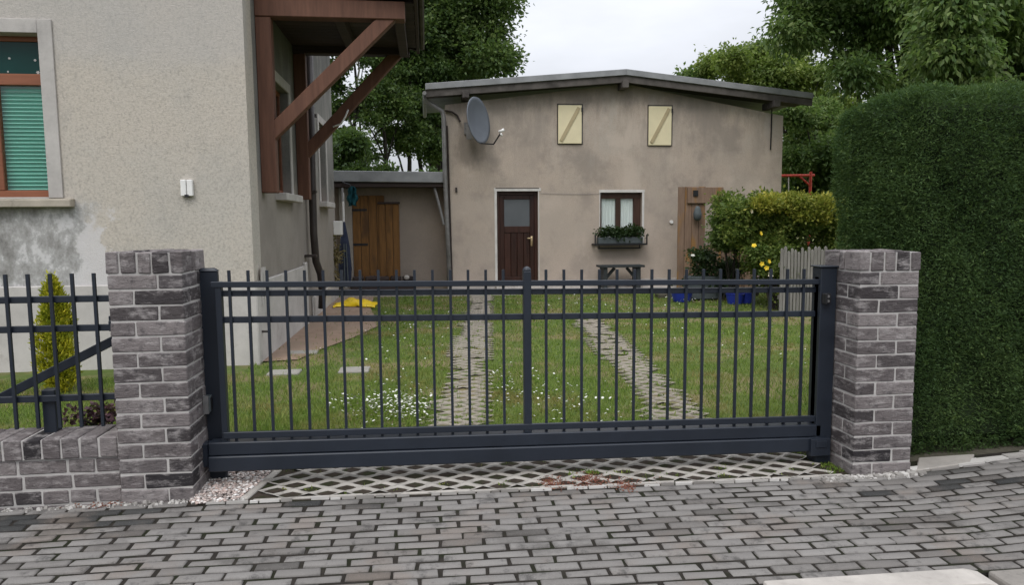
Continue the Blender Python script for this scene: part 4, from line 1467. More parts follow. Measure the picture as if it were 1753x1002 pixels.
def leaves(base, d, up, length, width, rng, cup=0.25):
    """rhombic leaves folded along the midrib: base (n,3), direction d, arrays"""
    n = len(base)
    d = norm(d)
    s = norm(np.cross(d, up))
    nrm_ = np.cross(s, d)
    L = length[:, None]
    Wd = width[:, None]
    mid = base+d*L*.45
    V = np.empty((n, 4, 3))
    V[:, 0] = base
    V[:, 1] = mid+s*Wd*.5+nrm_*Wd*cup
    V[:, 2] = base+d*L
    V[:, 3] = mid-s*Wd*.5+nrm_*Wd*cup
    a = np.arange(n)*4
    Fc = np.stack([a, a+1, a+2, a, a+2, a+3], 1).reshape(-1, 3)
    return V.reshape(-1, 3), Fc


def crown(blobs, n_clusters, per, spread, L, Wd, rng, droop=.35, shell=.45, outward=.8, flat=.6, face=.8):
    """blobs: (cx,cy,cz,rx,ry,rz,weight)"""
    B = np.array(blobs, float)
    w = B[:, 6]*np.power(B[:, 3]*B[:, 4]*B[:, 5], 2/3)
    idx = rng.choice(len(B), n_clusters, p=w/w.sum())
    dirs = norm(rng.normal(size=(n_clusters, 3)))
    rad = np.power(rng.random(n_clusters), shell)
    c = B[idx, :3]+dirs*B[idx, 3:6]*rad[:, None]
    cd = norm(dirs*outward+rng.normal(size=(n_clusters, 3))*.6)
    n = n_clusters*per
    ci = np.repeat(np.arange(n_clusters), per)
    off = rng.normal(size=(n, 3))*spread
    off[:, 2] *= flat
    base = c[ci]+off
    d = cd[ci]*.7+norm(off)*.5+rng.normal(size=(n, 3))*.45
    d[:, 2] -= droop
    up = cd[ci]*face+rng.normal(size=(n, 3))*.5
    up[:, 2] += .35
    ln = L*rng.uniform(.6, 1.25, n)
    return leaves(base, d, up, ln, Wd*rng.uniform(.7, 1.2, n)*ln/L, rng)


def trunk_mesh(mb, base, top, r, limbs, rng, wob=.12):
    base, top = Vector(base), Vector(top)
    pts, rs = [], []
    for i in range(7):
        u = i/6
        p = base.lerp(top, u)+Vector((rng.normal()*wob*u*(1-u)*3, rng.normal()*wob*u*(1-u)*3, 0))
        pts.append(p)
        rs.append(r*(1-.72*u)*(1.25 if i == 0 else 1))
    mb.tube(pts, rs, 9)
    for l in limbs:
        l = Vector(l)
        k = int(rng.integers(2, 6))
        s = pts[k]
        m = s.lerp(l, .5)+Vector((rng.normal()*.12, rng.normal()*.12, .12))*(l-s).length*.35
        rr0 = rs[k]*.62
        mb.tube([s, s.lerp(m, .5)+Vector((0, 0, .03)), m, m.lerp(l, .55), l], [rr0, rr0*.8, rr0*.6, rr0*.38, rr0*.16], 6)


def pxblob(px, py, rx, ry, Y, dy=None, w=1.0):
    c = P(px, py, Y)
    k = Y/F*1.02
    return (c.x, c.y, c.z, rx*k, (dy if dy else (rx+ry)/2*k), ry*k, w)


def tree(name, label, blobs, trunk_px, r, ncl, per, spread, L, Wd, mat, seed, group=None, nl=14, trunk_z0=0.0, **kw):
    rng = np.random.default_rng(seed)
    px, top_py, Y = trunk_px
    top = P(px, top_py, Y)
    base = (top.x+rng.normal()*.1, Y, trunk_z0)
    t = thing(name, label, 'tree', base, group)
    V, Fc = crown(blobs, ncl, per, spread, L, Wd, rng, **kw)
    fast('crown', V, Fc, mat, t)
    mb = MB()
    B = np.array(blobs)
    ids = rng.permutation(len(B))[:nl]
    trunk_mesh(mb, base, top, r, [tuple(B[i, :3]) for i in ids], rng)
    mb.build('trunk', MAT['bark'], t, smooth=True)
    return t


def scatter_blobs(outline, n, rmin, rmax, Y, dY, rng, w=1.0):
    """fill a photo-measured outline polygon with clumps at real distances Y +- dY"""
    poly = np.array(outline, float)
    lo, hi = poly.min(0), poly.max(0)

    def inside(x, y):
        c = False
        j = len(poly)-1
        for i in range(len(poly)):
            if (poly[i, 1] > y) != (poly[j, 1] > y) and x < (poly[j, 0]-poly[i, 0])*(y-poly[i, 1])/(poly[j, 1]-poly[i, 1])+poly[i, 0]:
                c = not c
            j = i
        return c
    out = []
    k = 0
    while len(out) < n and k < 8000:
        k += 1
        x, y = rng.uniform(lo[0], hi[0]), rng.uniform(lo[1], hi[1])
        if not inside(x, y):
            continue
        r_ = rng.uniform(rmin, rmax)
        out.append(pxblob(x, y, r_, r_*rng.uniform(.6, .85), Y+rng.uniform(-dY, dY), None, w))
    return out


rg_ = np.random.default_rng(5)
GT = 'trees standing behind the houses'
# dense tree over the rear house roof at the left
tree('broadleaf_tree', 'dense dark tree with a rounded crown above the left roof end of the outbuilding',
     scatter_blobs([(690, -160), (790, -110), (840, -40), (868, 40), (882, 110), (866, 150), (720, 160), (660, 60), (640, -100)], 64, 20, 42, 26.0, 2.0, rg_),
     (745, 40, 26.5), .26, 7600, 16, .24, .145, .095, MAT['darkleaf'], 31, GT, 16, droop=.2, shell=.3)
# row of slender trunks with thin crowns behind the shed
trs = [(605, 'slender dark tree behind the shed, leftmost of its row', [(560, 60), (640, 40), (655, 180), (640, 300), (560, 310)]),
       (655, 'slender dark tree behind the shed, second of its row from the porch side', [(610, 90), (690, 60), (700, 190), (690, 280), (610, 280)]),
       (700, 'slender dark tree behind the shed, third of its row from the porch side', [(660, 60), (745, 70), (745, 170), (720, 270), (660, 250)]),
       (718, 'slender dark tree behind the shed, fourth of its row from the porch side', [(690, 90), (760, 100), (760, 200), (745, 270), (690, 260)]),
       (748, 'slender dark tree behind the shed, nearest the rear house downpipe', [(715, 110), (790, 110), (790, 220), (765, 280), (715, 260)])]
for k, (px, lab, ol) in enumerate(trs):
    tree('slender_tree', lab, scatter_blobs(ol, 20, 7, 17, 23+k*.6, .8, rg_), (px, 90, 23+k*.6), .11, 640 if k else 1000, 10, .15, .125, .085, MAT['darkleaf'], 50+k, GT, 9, droop=.25)
# dark undergrowth low behind the shed roof
t = tree('broadleaf_tree', 'dark leafy tree low behind the shed roof beside the porch brace', scatter_blobs([(545, 245), (600, 225), (640, 270), (680, 296), (740, 298), (740, 312), (545, 320)], 14, 8, 17, 21.0, .6, rg_),
         (590, 240, 21.2), .10, 800, 12, .15, .13, .085, MAT['darkleaf'], 60, GT, 8)
# large tree over the hedge, right
tree('broadleaf_tree', 'large mid green tree with drooping twigs reaching over the sky right of the rear house',
     scatter_blobs([(1340, -20), (1350, 60), (1370, 100), (1420, 90), (1450, 190), (1590, 210), (1640, 60), (1640, -260), (1400, -240), (1330, -110)], 74, 18, 46, 15.0, 1.6, rg_),
     (1560, 30, 15.4), .22, 6000, 16, .17, .125, .060, MAT['midleaf'], 71, GT, 20, droop=.7, shell=.32)
tree('broadleaf_tree', 'large lush tree with hanging light green leaves above the right end of the hedge',
     scatter_blobs([(1600, -90), (1600, 60), (1600, 200), (1700, 240), (1830, 240), (1830, -90)], 58, 26, 60, 10.5, 1.3, rg_),
     (1735, 130, 11.3), .20, 5600, 16, .13, .115, .052, MAT['midleaf'], 72, GT, 16, droop=.9)
# lighter trees behind the rear house, right
tree('broadleaf_tree', 'light yellow green tree behind the right slope of the rear house roof',
     scatter_blobs([(1205, 110), (1250, 90), (1320, 88), (1400, 90), (1450, 150), (1470, 240), (1380, 240), (1300, 150), (1230, 140)], 34, 15, 32, 24.0, 1.2, rg_),
     (1350, 150, 24.4), .14, 3400, 14, .18, .145, .080, MAT['brightleaf'], 73, GT, 12, droop=.4)
tree('broadleaf_tree', 'bushy mid green tree filling the gap between the rear house and the hedge',
     scatter_blobs([(1350, 190), (1440, 180), (1470, 320), (1440, 370), (1345, 370)], 26, 18, 34, 21.0, 1.2, rg_),
     (1395, 230, 21.4), .13, 2800, 14, .18, .14, .075, MAT['midleaf'], 74, GT, 10, droop=.4)
tree('broadleaf_tree', 'dark tree far behind in the gap between rear house and hedge',
     scatter_blobs([(1335, 230), (1470, 230), (1480, 400), (1335, 400)], 22, 24, 40, 27.0, 1.0, rg_),
     (1410, 260, 27.3), .18, 900, 14, .3, .26, .16, MAT['darkleaf'], 75, GT, 8)
tree('broadleaf_tree', 'small tuft of tree top just showing above the right roof slope',
     scatter_blobs([(1170, 125), (1210, 122), (1210, 150), (1170, 150)], 6, 9, 14, 26.0, .6, rg_),
     (1190, 140, 26.2), .1, 150, 12, .2, .19, .11, MAT['midleaf'], 76, GT, 4)


# ------------------------------------------------------------------ clipped hedge
def hedge():
    rng = np.random.default_rng(15)
    t = thing('hedge', 'tall dark clipped evergreen hedge filling the right edge behind the brick pillar', 'hedge', (5.5, 5.2, 0))
    X0, X1, Y0, Y1, Z0, Z1 = 2.935, 7.4, 4.08, 4.95, -.02, 2.305

    def bulge(p):
        x, y, z = p[:, 0], p[:, 1], p[:, 2]
        return .024*np.sin(3.1*x+1.7*z)+.022*np.sin(5.3*z-2.1*x+y)+.016*np.sin(11*x+7*z+5*y)+.010*np.sin(23*x-17*z+9*y)
    rc = .10

    def surf(n):
        # random points on front, left face, top with rounded corner
        area = [(X1-X0)*(Z1-Z0), (Y1-Y0)*(Z1-Z0)*1.2, (X1-X0)*(Y1-Y0)*.8]
        pick = rng.choice(3, n, p=np.array(area)/sum(area))
        p = np.empty((n, 3))
        nn = np.zeros((n, 3))
        u, v = rng.random(n), rng.random(n)
        f = pick == 0
        p[f] = np.stack([X0+(X1-X0)*u[f], np.full(f.sum(), Y0), Z0+(Z1-Z0)*v[f]], 1)
        nn[f] = (0, -1, 0)
        f = pick == 1
        p[f] = np.stack([np.full(f.sum(), X0), Y0+(Y1-Y0)*u[f], Z0+(Z1-Z0)*v[f]], 1)
        nn[f] = (-1, 0, 0)
        f = pick == 2
        p[f] = np.stack([X0+(X1-X0)*u[f], Y0+(Y1-Y0)*v[f], np.full(f.sum(), Z1)], 1)
        nn[f] = (0, 0, 1)
        # round the edges
        c = np.stack([np.clip(p[:, 0], X0+rc, X1), np.clip(p[:, 1], Y0+rc, Y1-rc), np.clip(p[:, 2], Z0, Z1-rc)], 1)
        d = p-c
        l = np.linalg.norm(d, axis=1, keepdims=True)
        k = l[:, 0] > 1e-6
        nn[k] = d[k]/l[k]
        p = c+nn*rc
        low = np.clip((.30-p[:, 2])/.30, 0, 1)
        p = p+nn*(bulge(p)-.05*low**1.5)[:, None]
        # the hollow where the branches were cut back behind the pillar top
        return p, nn
    n = 110000
    p, nn = surf(n)
    per = 4
    ci = np.repeat(np.arange(n), per)
    N = n*per
    base = p[ci]-nn[ci]*rng.uniform(.0, .045, N)[:, None]+rng.normal(size=(N, 3))*.010
    d = nn[ci]*.75+rng.normal(size=(N, 3))*.62
    d[:, 2] += .10
    side = np.zeros((N, 3))
    side[:, 0] = rng.normal(size=N)*.35
    d += side
    ln = rng.uniform(.012, .030, N)
    up = rng.normal(size=(N, 3))
    V, Fc = leaves(base, d, up, ln, ln*rng.uniform(.22, .34, N), rng, .1)
    fast('foliage', V, Fc, MAT['hedge'], t)
    # stray shoots standing out of the clipped face
    n2 = 900
    p2, nn2 = surf(n2)
    per2 = 9
    ci2 = np.repeat(np.arange(n2), per2)
    sd = norm(nn2*.8+rng.normal(size=(n2, 3))*.45+np.array([0, 0, .25]))
    tt = rng.random(n2*per2)*.055
    b2 = p2[ci2]+sd[ci2]*tt[:, None]
    d2 = sd[ci2]*.6+rng.normal(size=(n2*per2, 3))*.6
    l2 = rng.uniform(.014, .03, n2*per2)
    V, Fc = leaves(b2, d2, rng.normal(size=(n2*per2, 3)), l2, l2*.28, rng, .1)
    fast('new_shoots', V, Fc, MAT['hedgetip'], t)
    mb = MB()
    e = .075
    mb.box(X0+e, X1-e, Y0+e, Y1-e, .05, Z1-e)
    mb.build('inner_twigs', MAT['hedgecore'], t, bevel=.05)
    mb = MB()
    for k in range(10):
        x = X0+.25+k*.42
        mb.tube([(x, 4.42, -.05), (x+.02, 4.4, .15), (x, 4.43, .4)], [.035, .028, .024], 7)
    mb.build('stem', MAT['bark'], t)


hedge()


def shrub(name, label, cat, blobs, ncl, per, spread, L, Wd, mat, seed, group=None, foot=None, **kw):
    rng = np.random.default_rng(seed)
    B = np.array(blobs)
    c = B[:, :3].mean(0)
    t = thing(name, label, cat, (c[0], c[1], 0), group)
    V, Fc = crown(blobs, ncl, per, spread, L, Wd, rng, **kw)
    fast('foliage', V, Fc, mat, t)
    mb = MB()
    fx, fy, fz = foot if foot else (c[0], c[1], 0)
    for i in range(0, len(B), max(1, len(B)//7)):
        q = Vector(B[i, :3])
        s = Vector((fx+rng.normal()*.08, fy+rng.normal()*.05, fz-.02))
        mb.tube([s, s.lerp(q, .5)+Vector((rng.normal()*.05, 0, .04)), q], [.016, .011, .006], 5)
    mb.build('stem', MAT['bark'], t)
    return t, rng


def blooms(name, pts, r, mat, parent, rng):
    for p in pts:
        V, Fc = [], []
        p = np.array(p)
        nrm_ = norm(np.array([[rng.normal()*.5, -1+rng.normal()*.3, .4+rng.normal()*.3]]))[0]
        for ring in range(2):
            a0 = rng.uniform(0, 6)
            for k in range(5):
                an = a0+k*2*math.pi/5
                s = norm(np.cross(nrm_, [[0.1, 0.2, 1]]))[0]
                w = np.cross(nrm_, s)
                dirv = s*math.cos(an)+w*math.sin(an)
                tn = -s*math.sin(an)+w*math.cos(an)
                rr_ = r*(1 if ring == 0 else .6)
                o = len(V)
                lift = nrm_*rr_*(.25+.35*ring)
                V += [tuple(p), tuple(p+dirv*rr_*.6+tn*rr_*.42+lift), tuple(p+dirv*rr_+lift*1.3), tuple(p+dirv*rr_*.6-tn*rr_*.42+lift)]
                Fc.append((o, o+1, o+2, o+3))
        fast(name, np.array(V), np.array(Fc), mat, parent)


# garden shrubs in front of the rear house
t, rng = shrub('hedge_shrub', 'broad leafy garden shrub with yellow green top growing behind the grey paling fence', 'shrub',
               scatter_blobs([(1245, 348), (1300, 340), (1418, 345), (1424, 440), (1400, 480), (1300, 480), (1275, 430), (1240, 410)], 46, 16, 28, 12.2, .45, rg_)+[pxblob(1416, 405, 24, 22, 12.2), pxblob(1424, 430, 22, 20, 12.3), pxblob(1400, 440, 24, 20, 12.2), pxblob(1425, 380, 18, 20, 12.1)],
               5400, 9, .075, .07, .042, MAT['bushleaf'], 81, droop=.1, face=.35, shell=.3)
V, Fc = crown(scatter_blobs([(1290, 345), (1330, 338), (1418, 342), (1424, 388), (1380, 375), (1330, 362), (1290, 358)], 26, 8, 15, 11.85, .3, rg_), 1250, 7, .075, .065, .038, rng, droop=-.35, face=.1)
fast('new_shoots', V, Fc, MAT['bushtop'], t)
t, rng = shrub('hedge_shrub', 'darker leafy shrub growing against the tall plank screen', 'shrub',
               scatter_blobs([(1226, 345), (1275, 340), (1290, 380), (1275, 420), (1238, 420), (1224, 400)], 15, 12, 20, 12.7, .3, rg_),
               1400, 9, .07, .065, .04, MAT['midleaf'], 82, droop=.2)
t, rng = shrub('rose_bush', 'low dark green rose bush with a few white blooms beside the planks', 'rose bush',
               scatter_blobs([(1185, 440), (1225, 425), (1262, 440), (1268, 490), (1180, 495)], 14, 10, 17, 13.3, .25, rg_),
               620, 8, .07, .07, .045, MAT['roseleaf'], 83)
blooms('bloom', [P(1206, 429, 13.0), P(1186, 438, 13.0), P(1243, 431, 13.0), P(1260, 462, 13.0)], .042, MAT['petal'], t, rng)
t, rng = shrub('rose_bush', 'tall loose rose bush with bright yellow blooms left of the grey paling fence', 'rose bush',
               scatter_blobs([(1295, 430), (1340, 420), (1352, 470), (1340, 515), (1310, 515), (1295, 480)], 13, 9, 15, 11.4, .2, rg_),
               460, 8, .06, .06, .04, MAT['bushleaf'], 84)
blooms('bloom', [P(1304, 452, 11.1), P(1312, 459, 11.1), P(1291, 421, 11.2), P(1302, 400, 11.4), P(1316, 448, 11.15)], .045, MAT['ypetal'], t, rng)
blooms('pale_bloom', [P(1318, 466, 11.1), P(1319, 472, 11.1), P(1286, 362, 11.6)], .045, MAT['ppetal'], t, rng)
# geranium leaves in the window box
rng = np.random.default_rng(9)
q0, q1 = P(1032, 402, YR-.2), P(1090, 402, YR-.2)
bl = [(q0.x+(q1.x-q0.x)*u, YR-.18, q0.z+.02+.05*math.sin(u*9), .12, .1, .13, 1) for u in np.linspace(0, 1, 9)]
V, Fc = crown(bl, 260, 7, .05, .06, .05, rng, droop=.0)
fast('plant', V, Fc, MAT['roseleaf'], pl)

# golden column conifer in the left garden
t = thing('conifer', 'golden yellow column conifer on the lawn behind the railing', 'conifer', (-3.32, 6.8, 0))
rng = np.random.default_rng(4)
c = G(103, 672)
n = 1500
hgt = rng.random(n)**.8
H_ = P(100, 490, c.y).z
rad = .150*np.power(np.sin(np.clip(hgt*.93+.10, 0, 1)*math.pi), .55)*(1-.35*hgt)
an = rng.uniform(0, 2*math.pi, n)
lob = 1+.38*np.sin(an*3+hgt*9)+.12*rng.normal(size=n)
rr_ = rad*lob*np.power(rng.random(n), .3)
base = np.stack([c.x+rr_*np.cos(an), c.y+rr_*np.sin(an), .03+hgt*H_], 1)
N = n*9
ci = np.repeat(np.arange(n), 9)
bb = base[ci]+rng.normal(size=(N, 3))*np.array([.012, .012, .035])
d = np.stack([np.cos(an)[ci]*.5, np.sin(an)[ci]*.5, np.full(N, .9)], 1)+rng.normal(size=(N, 3))*.45
ln = rng.uniform(.025, .055, N)
V, Fc = leaves(bb, d, rng.normal(size=(N, 3)), ln, ln*.35, rng)
fast('crown', V, Fc, MAT['thuja'], t)
thing_part('trunk', t, lambda m: m.tube([(c.x, c.y, -.05), (c.x, c.y, .3), (c.x+.01, c.y, .75)], [.03, .024, .01], 7), MAT['bark'])
# purple-leaved perennial near the pillar
q = P(160, 700, 4.75)
t, rng = shrub('heuchera', 'low purple leaved perennial behind the railing beside the left pillar', 'plant',
               [(q.x-.12, 4.75, .30, .07, .07, .04, 1), (q.x+.02, 4.78, .33, .08, .07, .04, 1), (q.x+.12, 4.75, .29, .06, .07, .04, 1), (q.x-.03, 4.8, .22, .10, .08, .06, 1)], 75, 5, .025, .038, .032, MAT['purple'], 85)
# dry plant at the house corner
q = P(562, 460, 14.6)
t, rng = shrub('dry_plant', 'tall straw coloured dry plant in the corner by the downpipe', 'plant',
               [(q.x, 14.6, 1.3, .12, .1, .22, 1), (q.x+.05, 14.6, .9, .16, .1, .3, 1), (q.x, 14.6, .5, .14, .1, .25, 1)], 170, 6, .05, .10, .035, MAT['dryleaf'], 86)

# plank screen, paling fence, tubs, swing frame, yellow plastic
yS = 14.6
t = thing('plank_screen', 'tall weathered orange plank screen standing against the right part of the rear house', 'fence', (5.6, yS, 0))
mb = MB()
xa, xb = P(1160, 400, yS).x, P(1207, 400, yS).x
zt1 = P(1180, 320, yS).z
k = 0
x = xa
while x < xb-.02:
    w = (xb-xa)/4
    mb.box(x+.004, x+w-.004, yS, yS+.03, 0, zt1+R.uniform(-.015, .01))
    x += w
mb.build('tall_planks', MAT['board'], t, bevel=.004)
mb = MB()
x = xb+.002
xe = P(1296, 450, yS).x
zt2 = P(1250, 418, yS).z
while x < xe:
    mb.box(x+.004, x+.116, yS+.003, yS+.033, 0, zt2+R.uniform(-.03, .02))
    x += .12
mb.build('low_planks', MAT['board'], t, bevel=.004)
thing_part('top_board', t, lambda m: m.box(P(1176, 330, yS).x, P(1237, 330, yS).x, yS-.05, yS-.003, P(1200, 348, yS).z, zt1-.01), MAT['board'], .005)
thing_part('post', t, lambda m: m.box(P(1276, 330, yS).x, P(1290, 330, yS).x, yS-.09, yS-.002, 0, P(1250, 415, yS).z), MAT['board'], .005)
thing_part('latch', t, lambda m: m.box(P(1185, 330, yS).x, P(1193, 330, yS).x, yS-.075, yS-.051, P(1185, 336, yS).z, P(1185, 326, yS).z), MAT['black'])
thing_part('grey_bag', t, lambda m: m.lathe(tuple(P(1194, 366, yS-.12)), [(.03, .16), (.06, .10), (.09, 0), (.08, -.1), (.03, -.15)], 10), MAT['greybox'], smooth=True)

t = thing('picket_fence', 'short grey weathered paling fence below the garden shrub', 'fence', (6.3, 11, 0))
p0, p1 = G(1338, 537), Vector((6.75, 11.1, 0))
p0 = Vector((p0.x, 10.95, 0))
n = 17
mb = MB()
me = None
for k in range(n):
    u = (k+.5)/n
    q = p0.lerp(p1, u)
    h = 1.04+R.uniform(-.06, .05)
    w = (p1-p0).length/n*R.uniform(.66, .84)
    m = MB()
    m.prism([(q.x-w/2, 0), (q.x+w/2, 0), (q.x+w/2, h-.03), (q.x, h), (q.x-w/2, h-.03)], q.y, q.y+.022)
    m.build('paling', MAT['greypicket'], t, bevel=.003)
for z in (.25, .78):
    thing_part('rail', t, lambda m: m.bar(p0+Vector((0, .045, z)), p1+Vector((0, .045, z)), .03, .07), MAT['greypicket'])

for (px, py, w_), lab in (((1167, 516, 20), 'blue plastic tub beside the flower bed, the one under the white rose bush'),
                          ((1258, 520, 17), 'blue plastic tub before the planks, the middle one'),
                          ((1277, 519, 13), 'smaller blue plastic tub before the planks, nearest the yellow roses')):
    c = G(px, py)
    k = c.y/F
    t = thing('plastic_tub', lab, 'tub', c, 'blue plastic tubs by the flower bed')
    thing_part('body', t, lambda m: m.lathe((c.x, c.y, 0), [(w_*k*.75, .0), (w_*k*.95, .17), (w_*k*1.0, .18), (w_*k*.92, .185), (w_*k*.85, .12)], 18), MAT['blue'])
    thing_part('soil', t, lambda m: m.lathe((c.x, c.y, .13), [(w_*k*.86, 0), (w_*k*.5, .012)], 14), MAT['dirt'])
a, b_ = P(1180, 465, 13.0), P(1236, 497, 13.0)
t = tag(thing_part('grey_planter', None, lambda m: (m.box(a.x, b_.x, 13.0, 13.03, 0.02, a.z-.1), m.box(a.x, b_.x, 13.27, 13.30, .02, a.z-.1), m.box(a.x, a.x+.03, 13.031, 13.269, .02, a.z-.1), m.box(b_.x-.03, b_.x, 13.031, 13.269, .02, a.z-.1), m.box(a.x+.031, b_.x-.031, 13.031, 13.269, .02, a.z-.16)), MAT['greybox'], .006), 'grey square planter at the foot of the white rose bush', 'planter')

t = thing('swing_frame', 'red tube frame with a diagonal brace beyond the right corner of the rear house', 'swing frame', (9.5, 19, 0))
yW = 18.5
a, b_, c = P(1325, 301, yW), P(1394, 300, yW), P(1388, 297, yW)
thing_part('crossbar', t, lambda m: m.tube([(a.x, yW, a.z), (b_.x, yW, b_.z)], .035, 8), MAT['hosered'])
thing_part('post', t, lambda m: m.tube([(c.x, yW, 0), (c.x, yW, c.z+.05)], .04, 8), MAT['hosered'])
thing_part('post', t, lambda m: m.tube([(a.x, yW, 0), (a.x, yW, a.z)], .04, 8), MAT['hosered'])
thing_part('brace', t, lambda m: m.tube([P(1369, 302, yW), P(1386, 317, yW)], .028, 8), MAT['hosered'])
thing_part('rope', t, lambda m: m.tube([P(1350, 302, yW), P(1350, 345, yW)], .014, 6), MAT['whitepaint'])

t = thing('yellow_sheet', 'crumpled bright yellow plastic lying on the far left lawn', 'plastic sheet')
a, b_ = G(572, 524), G(645, 524)
nx, ny = 14, 6
rng = np.random.default_rng(3)
V = []
for j in range(ny+1):
    for i in range(nx+1):
        u, v = i/nx, j/ny
        e_ = math.sin(math.pi*min(1, max(0, u)))*math.sin(math.pi*v)
        V.append((a.x+(b_.x-a.x)*u+rng.normal()*.02, a.y-.35+.75*v+rng.normal()*.03+.1*math.sin(u*5), .015+.13*e_*(.45+.55*math.sin(u*8+v*3)**2)+abs(rng.normal())*.012))
Fc = np.array([(j*(nx+1)+i, j*(nx+1)+i+1, (j+1)*(nx+1)+i+1, (j+1)*(nx+1)+i) for j in range(ny) for i in range(nx)])
o = fast('sheet', np.array(V), Fc, MAT['yellow'], t)
sol = o.modifiers.new('thick', 'SOLIDIFY')
sol.thickness = .012


# ------------------------------------------------------------------ grass, flowers, gravel, litter
def track_dist(x, y):
    a = np.abs(x-(TL0.x+(TL1.x-TL0.x)/(TL1.y-TL0.y)*(y-TL0.y)))
    b = np.abs(x-(TR0.x+(TR1.x-TR0.x)/(TR1.y-TR0.y)*(y-TR0.y)))
    b = np.where(y > 10.6, 9, b)
    return np.minimum(a, b)


def in_path(x, y):
    xe = np.interp(y, [7.9, 8.05, 8.6, 9.5, 10.5, 11.6, 13, 15], [-1.82, -1.55, -1.42, -1.10, -.85, -.95, -1.15, -1.2])
    xe = xe+.07*np.sin(y*3.7)+.05*np.sin(y*9.1+1)+.06*np.sin(x*23+y*17)
    return (x < xe) & (y > 7.9)


def grass():
    rng = np.random.default_rng(77)
    VV, FF = [], []
    o = 0
    for y0, y1, dens, hh, ww, xa, xb in ((4.34, 5.6, 6200, .050, .0046, -4.6, 3.3), (5.6, 7.4, 3600, .050, .0060, -5.2, 4.4), (7.4, 10, 1600, .048, .0090, -1.9, 5.6), (10, 14.8, 650, .05, .014, -1.9, 7.5), (14.8, 20, 160, .06, .02, 8.1, 12)):
        n = int((y1-y0)*(xb-xa)*dens)
        x, y = rng.uniform(xa, xb, n), rng.uniform(y0, y1, n)
        patch = .5+.5*np.sin(1.3*x+.6*np.sin(2*y))*np.sin(1.1*y+.9*np.sin(1.7*x))
        keep = rng.random(n) < .55+.45*patch
        td = track_dist(x, y)
        keep &= (td > .20) | ((td > .14) & (rng.random(n) < .35)) | (rng.random(n) < .05)
        keep &= ~in_path(x, y) | (rng.random(n) < .05)
        keep &= ~((x < HX+.03) & (y > HY-.04))
        keep &= ~((x > 2.9) & (y < 5.0) & (x < 8))
        keep &= ~((y < 4.66) & (x > -1.0) & (x < 2.36) & (rng.random(n) < .93))
        keep &= ~((y < 4.5) & (x < -1.0) & (x > -1.35))
        for ax_, bx2, ay_, by_ in ((-1.66, -1.25, 7.2, 7.5), (-.92, -.6, 7.15, 7.5)):
            keep &= ~((x > ax_) & (x < bx2) & (y > ay_) & (y < by_) & (rng.random(n) < .9))
        x, y = x[keep], y[keep]
        n = len(x)
        z = gz_np(x, y)-.012
        lush = np.exp(-(((x+1.3)/1.3)**2+((y-5.2)/1.2)**2))
        h = hh*rng.uniform(.45, 1.15, n)*(.7+.5*lush+.35*rng.random(n))
        w = ww*rng.uniform(.7, 1.3, n)
        an = rng.uniform(0, 2*np.pi, n)
        le = rng.uniform(.15, .85, n)*h
        la = rng.uniform(0, 2*np.pi, n)
        V = np.empty((n, 3, 3))
        V[:, 0] = np.stack([x-np.cos(an)*w/2, y-np.sin(an)*w/2, z], 1)
        V[:, 1] = np.stack([x+np.cos(an)*w/2, y+np.sin(an)*w/2, z], 1)
        V[:, 2] = np.stack([x+np.cos(la)*le, y+np.sin(la)*le, z+h], 1)
        VV.append(V.reshape(-1, 3))
        FF.append(np.arange(n*3).reshape(-1, 3)+o)
        o += n*3
    return kind(fast('grass', np.concatenate(VV), np.concatenate(FF), MAT['grass']), 'stuff')


tag(grass(), 'short mown lawn grass with dry yellowish patches', 'grass')


def discs(name, x, y, h, r, mat, rng):
    n = len(x)
    K = 6
    z = gz_np(x, y)+h
    tx, ty = rng.normal(size=n)*.35, rng.normal(size=n)*.35-.25
    an = np.arange(K)*2*np.pi/K
    V = np.empty((n, K+1, 3))
    V[:, 0] = np.stack([x, y, z+r*.35], 1)
    for k in range(K):
        dx, dy = r*np.cos(an[k]), r*np.sin(an[k])
        V[:, k+1] = np.stack([x+dx, y+dy, z+dx*tx+dy*ty], 1)
    a = np.arange(n)*(K+1)
    Fc = np.concatenate([np.stack([a, a+1+k, a+1+(k+1) % K], 1) for k in range(K)])
    return kind(fast(name, V.reshape(-1, 3), Fc, mat), 'stuff')


rng = np.random.default_rng(8)
fx, fy = [], []


def clump(cx, cy, sx_, sy_, n):
    fx.append(rng.normal(cx, sx_, n))
    fy.append(rng.normal(cy, sy_, n))


c = G(690, 703)
clump(c.x, c.y, .19, .24, 250)
c = G(655, 700)
clump(c.x, c.y+.1, .22, .3, 150)
c = G(870, 660)
clump(c.x, c.y, .2, .45, 110)
c = G(975, 690)
clump(c.x, c.y, .28, .45, 120)
c = G(720, 575)
clump(c.x, c.y, .45, 1.4, 110)
c = G(1010, 525)
clump(c.x, c.y, .6, .9, 80)
c = G(1330, 590)
clump(c.x, c.y, .9, 1.6, 120)
c = G(1180, 520)
clump(c.x, c.y, .4, .5, 30)
fx, fy = np.concatenate(fx), np.concatenate(fy)
ok = (track_dist(fx, fy) > .24) & (fy > 4.72) & (fy < 14.6) & ~in_path(fx, fy)
fx, fy = fx[ok], fy[ok]
tag(discs('white_flowers', fx, fy, rng.uniform(.035, .085, len(fx)), rng.uniform(.007, .0125, len(fx))*(1+(fy-5)*.04), MAT['petal'], rng),
    'small white clover and daisy heads scattered through the lawn', 'flowers')


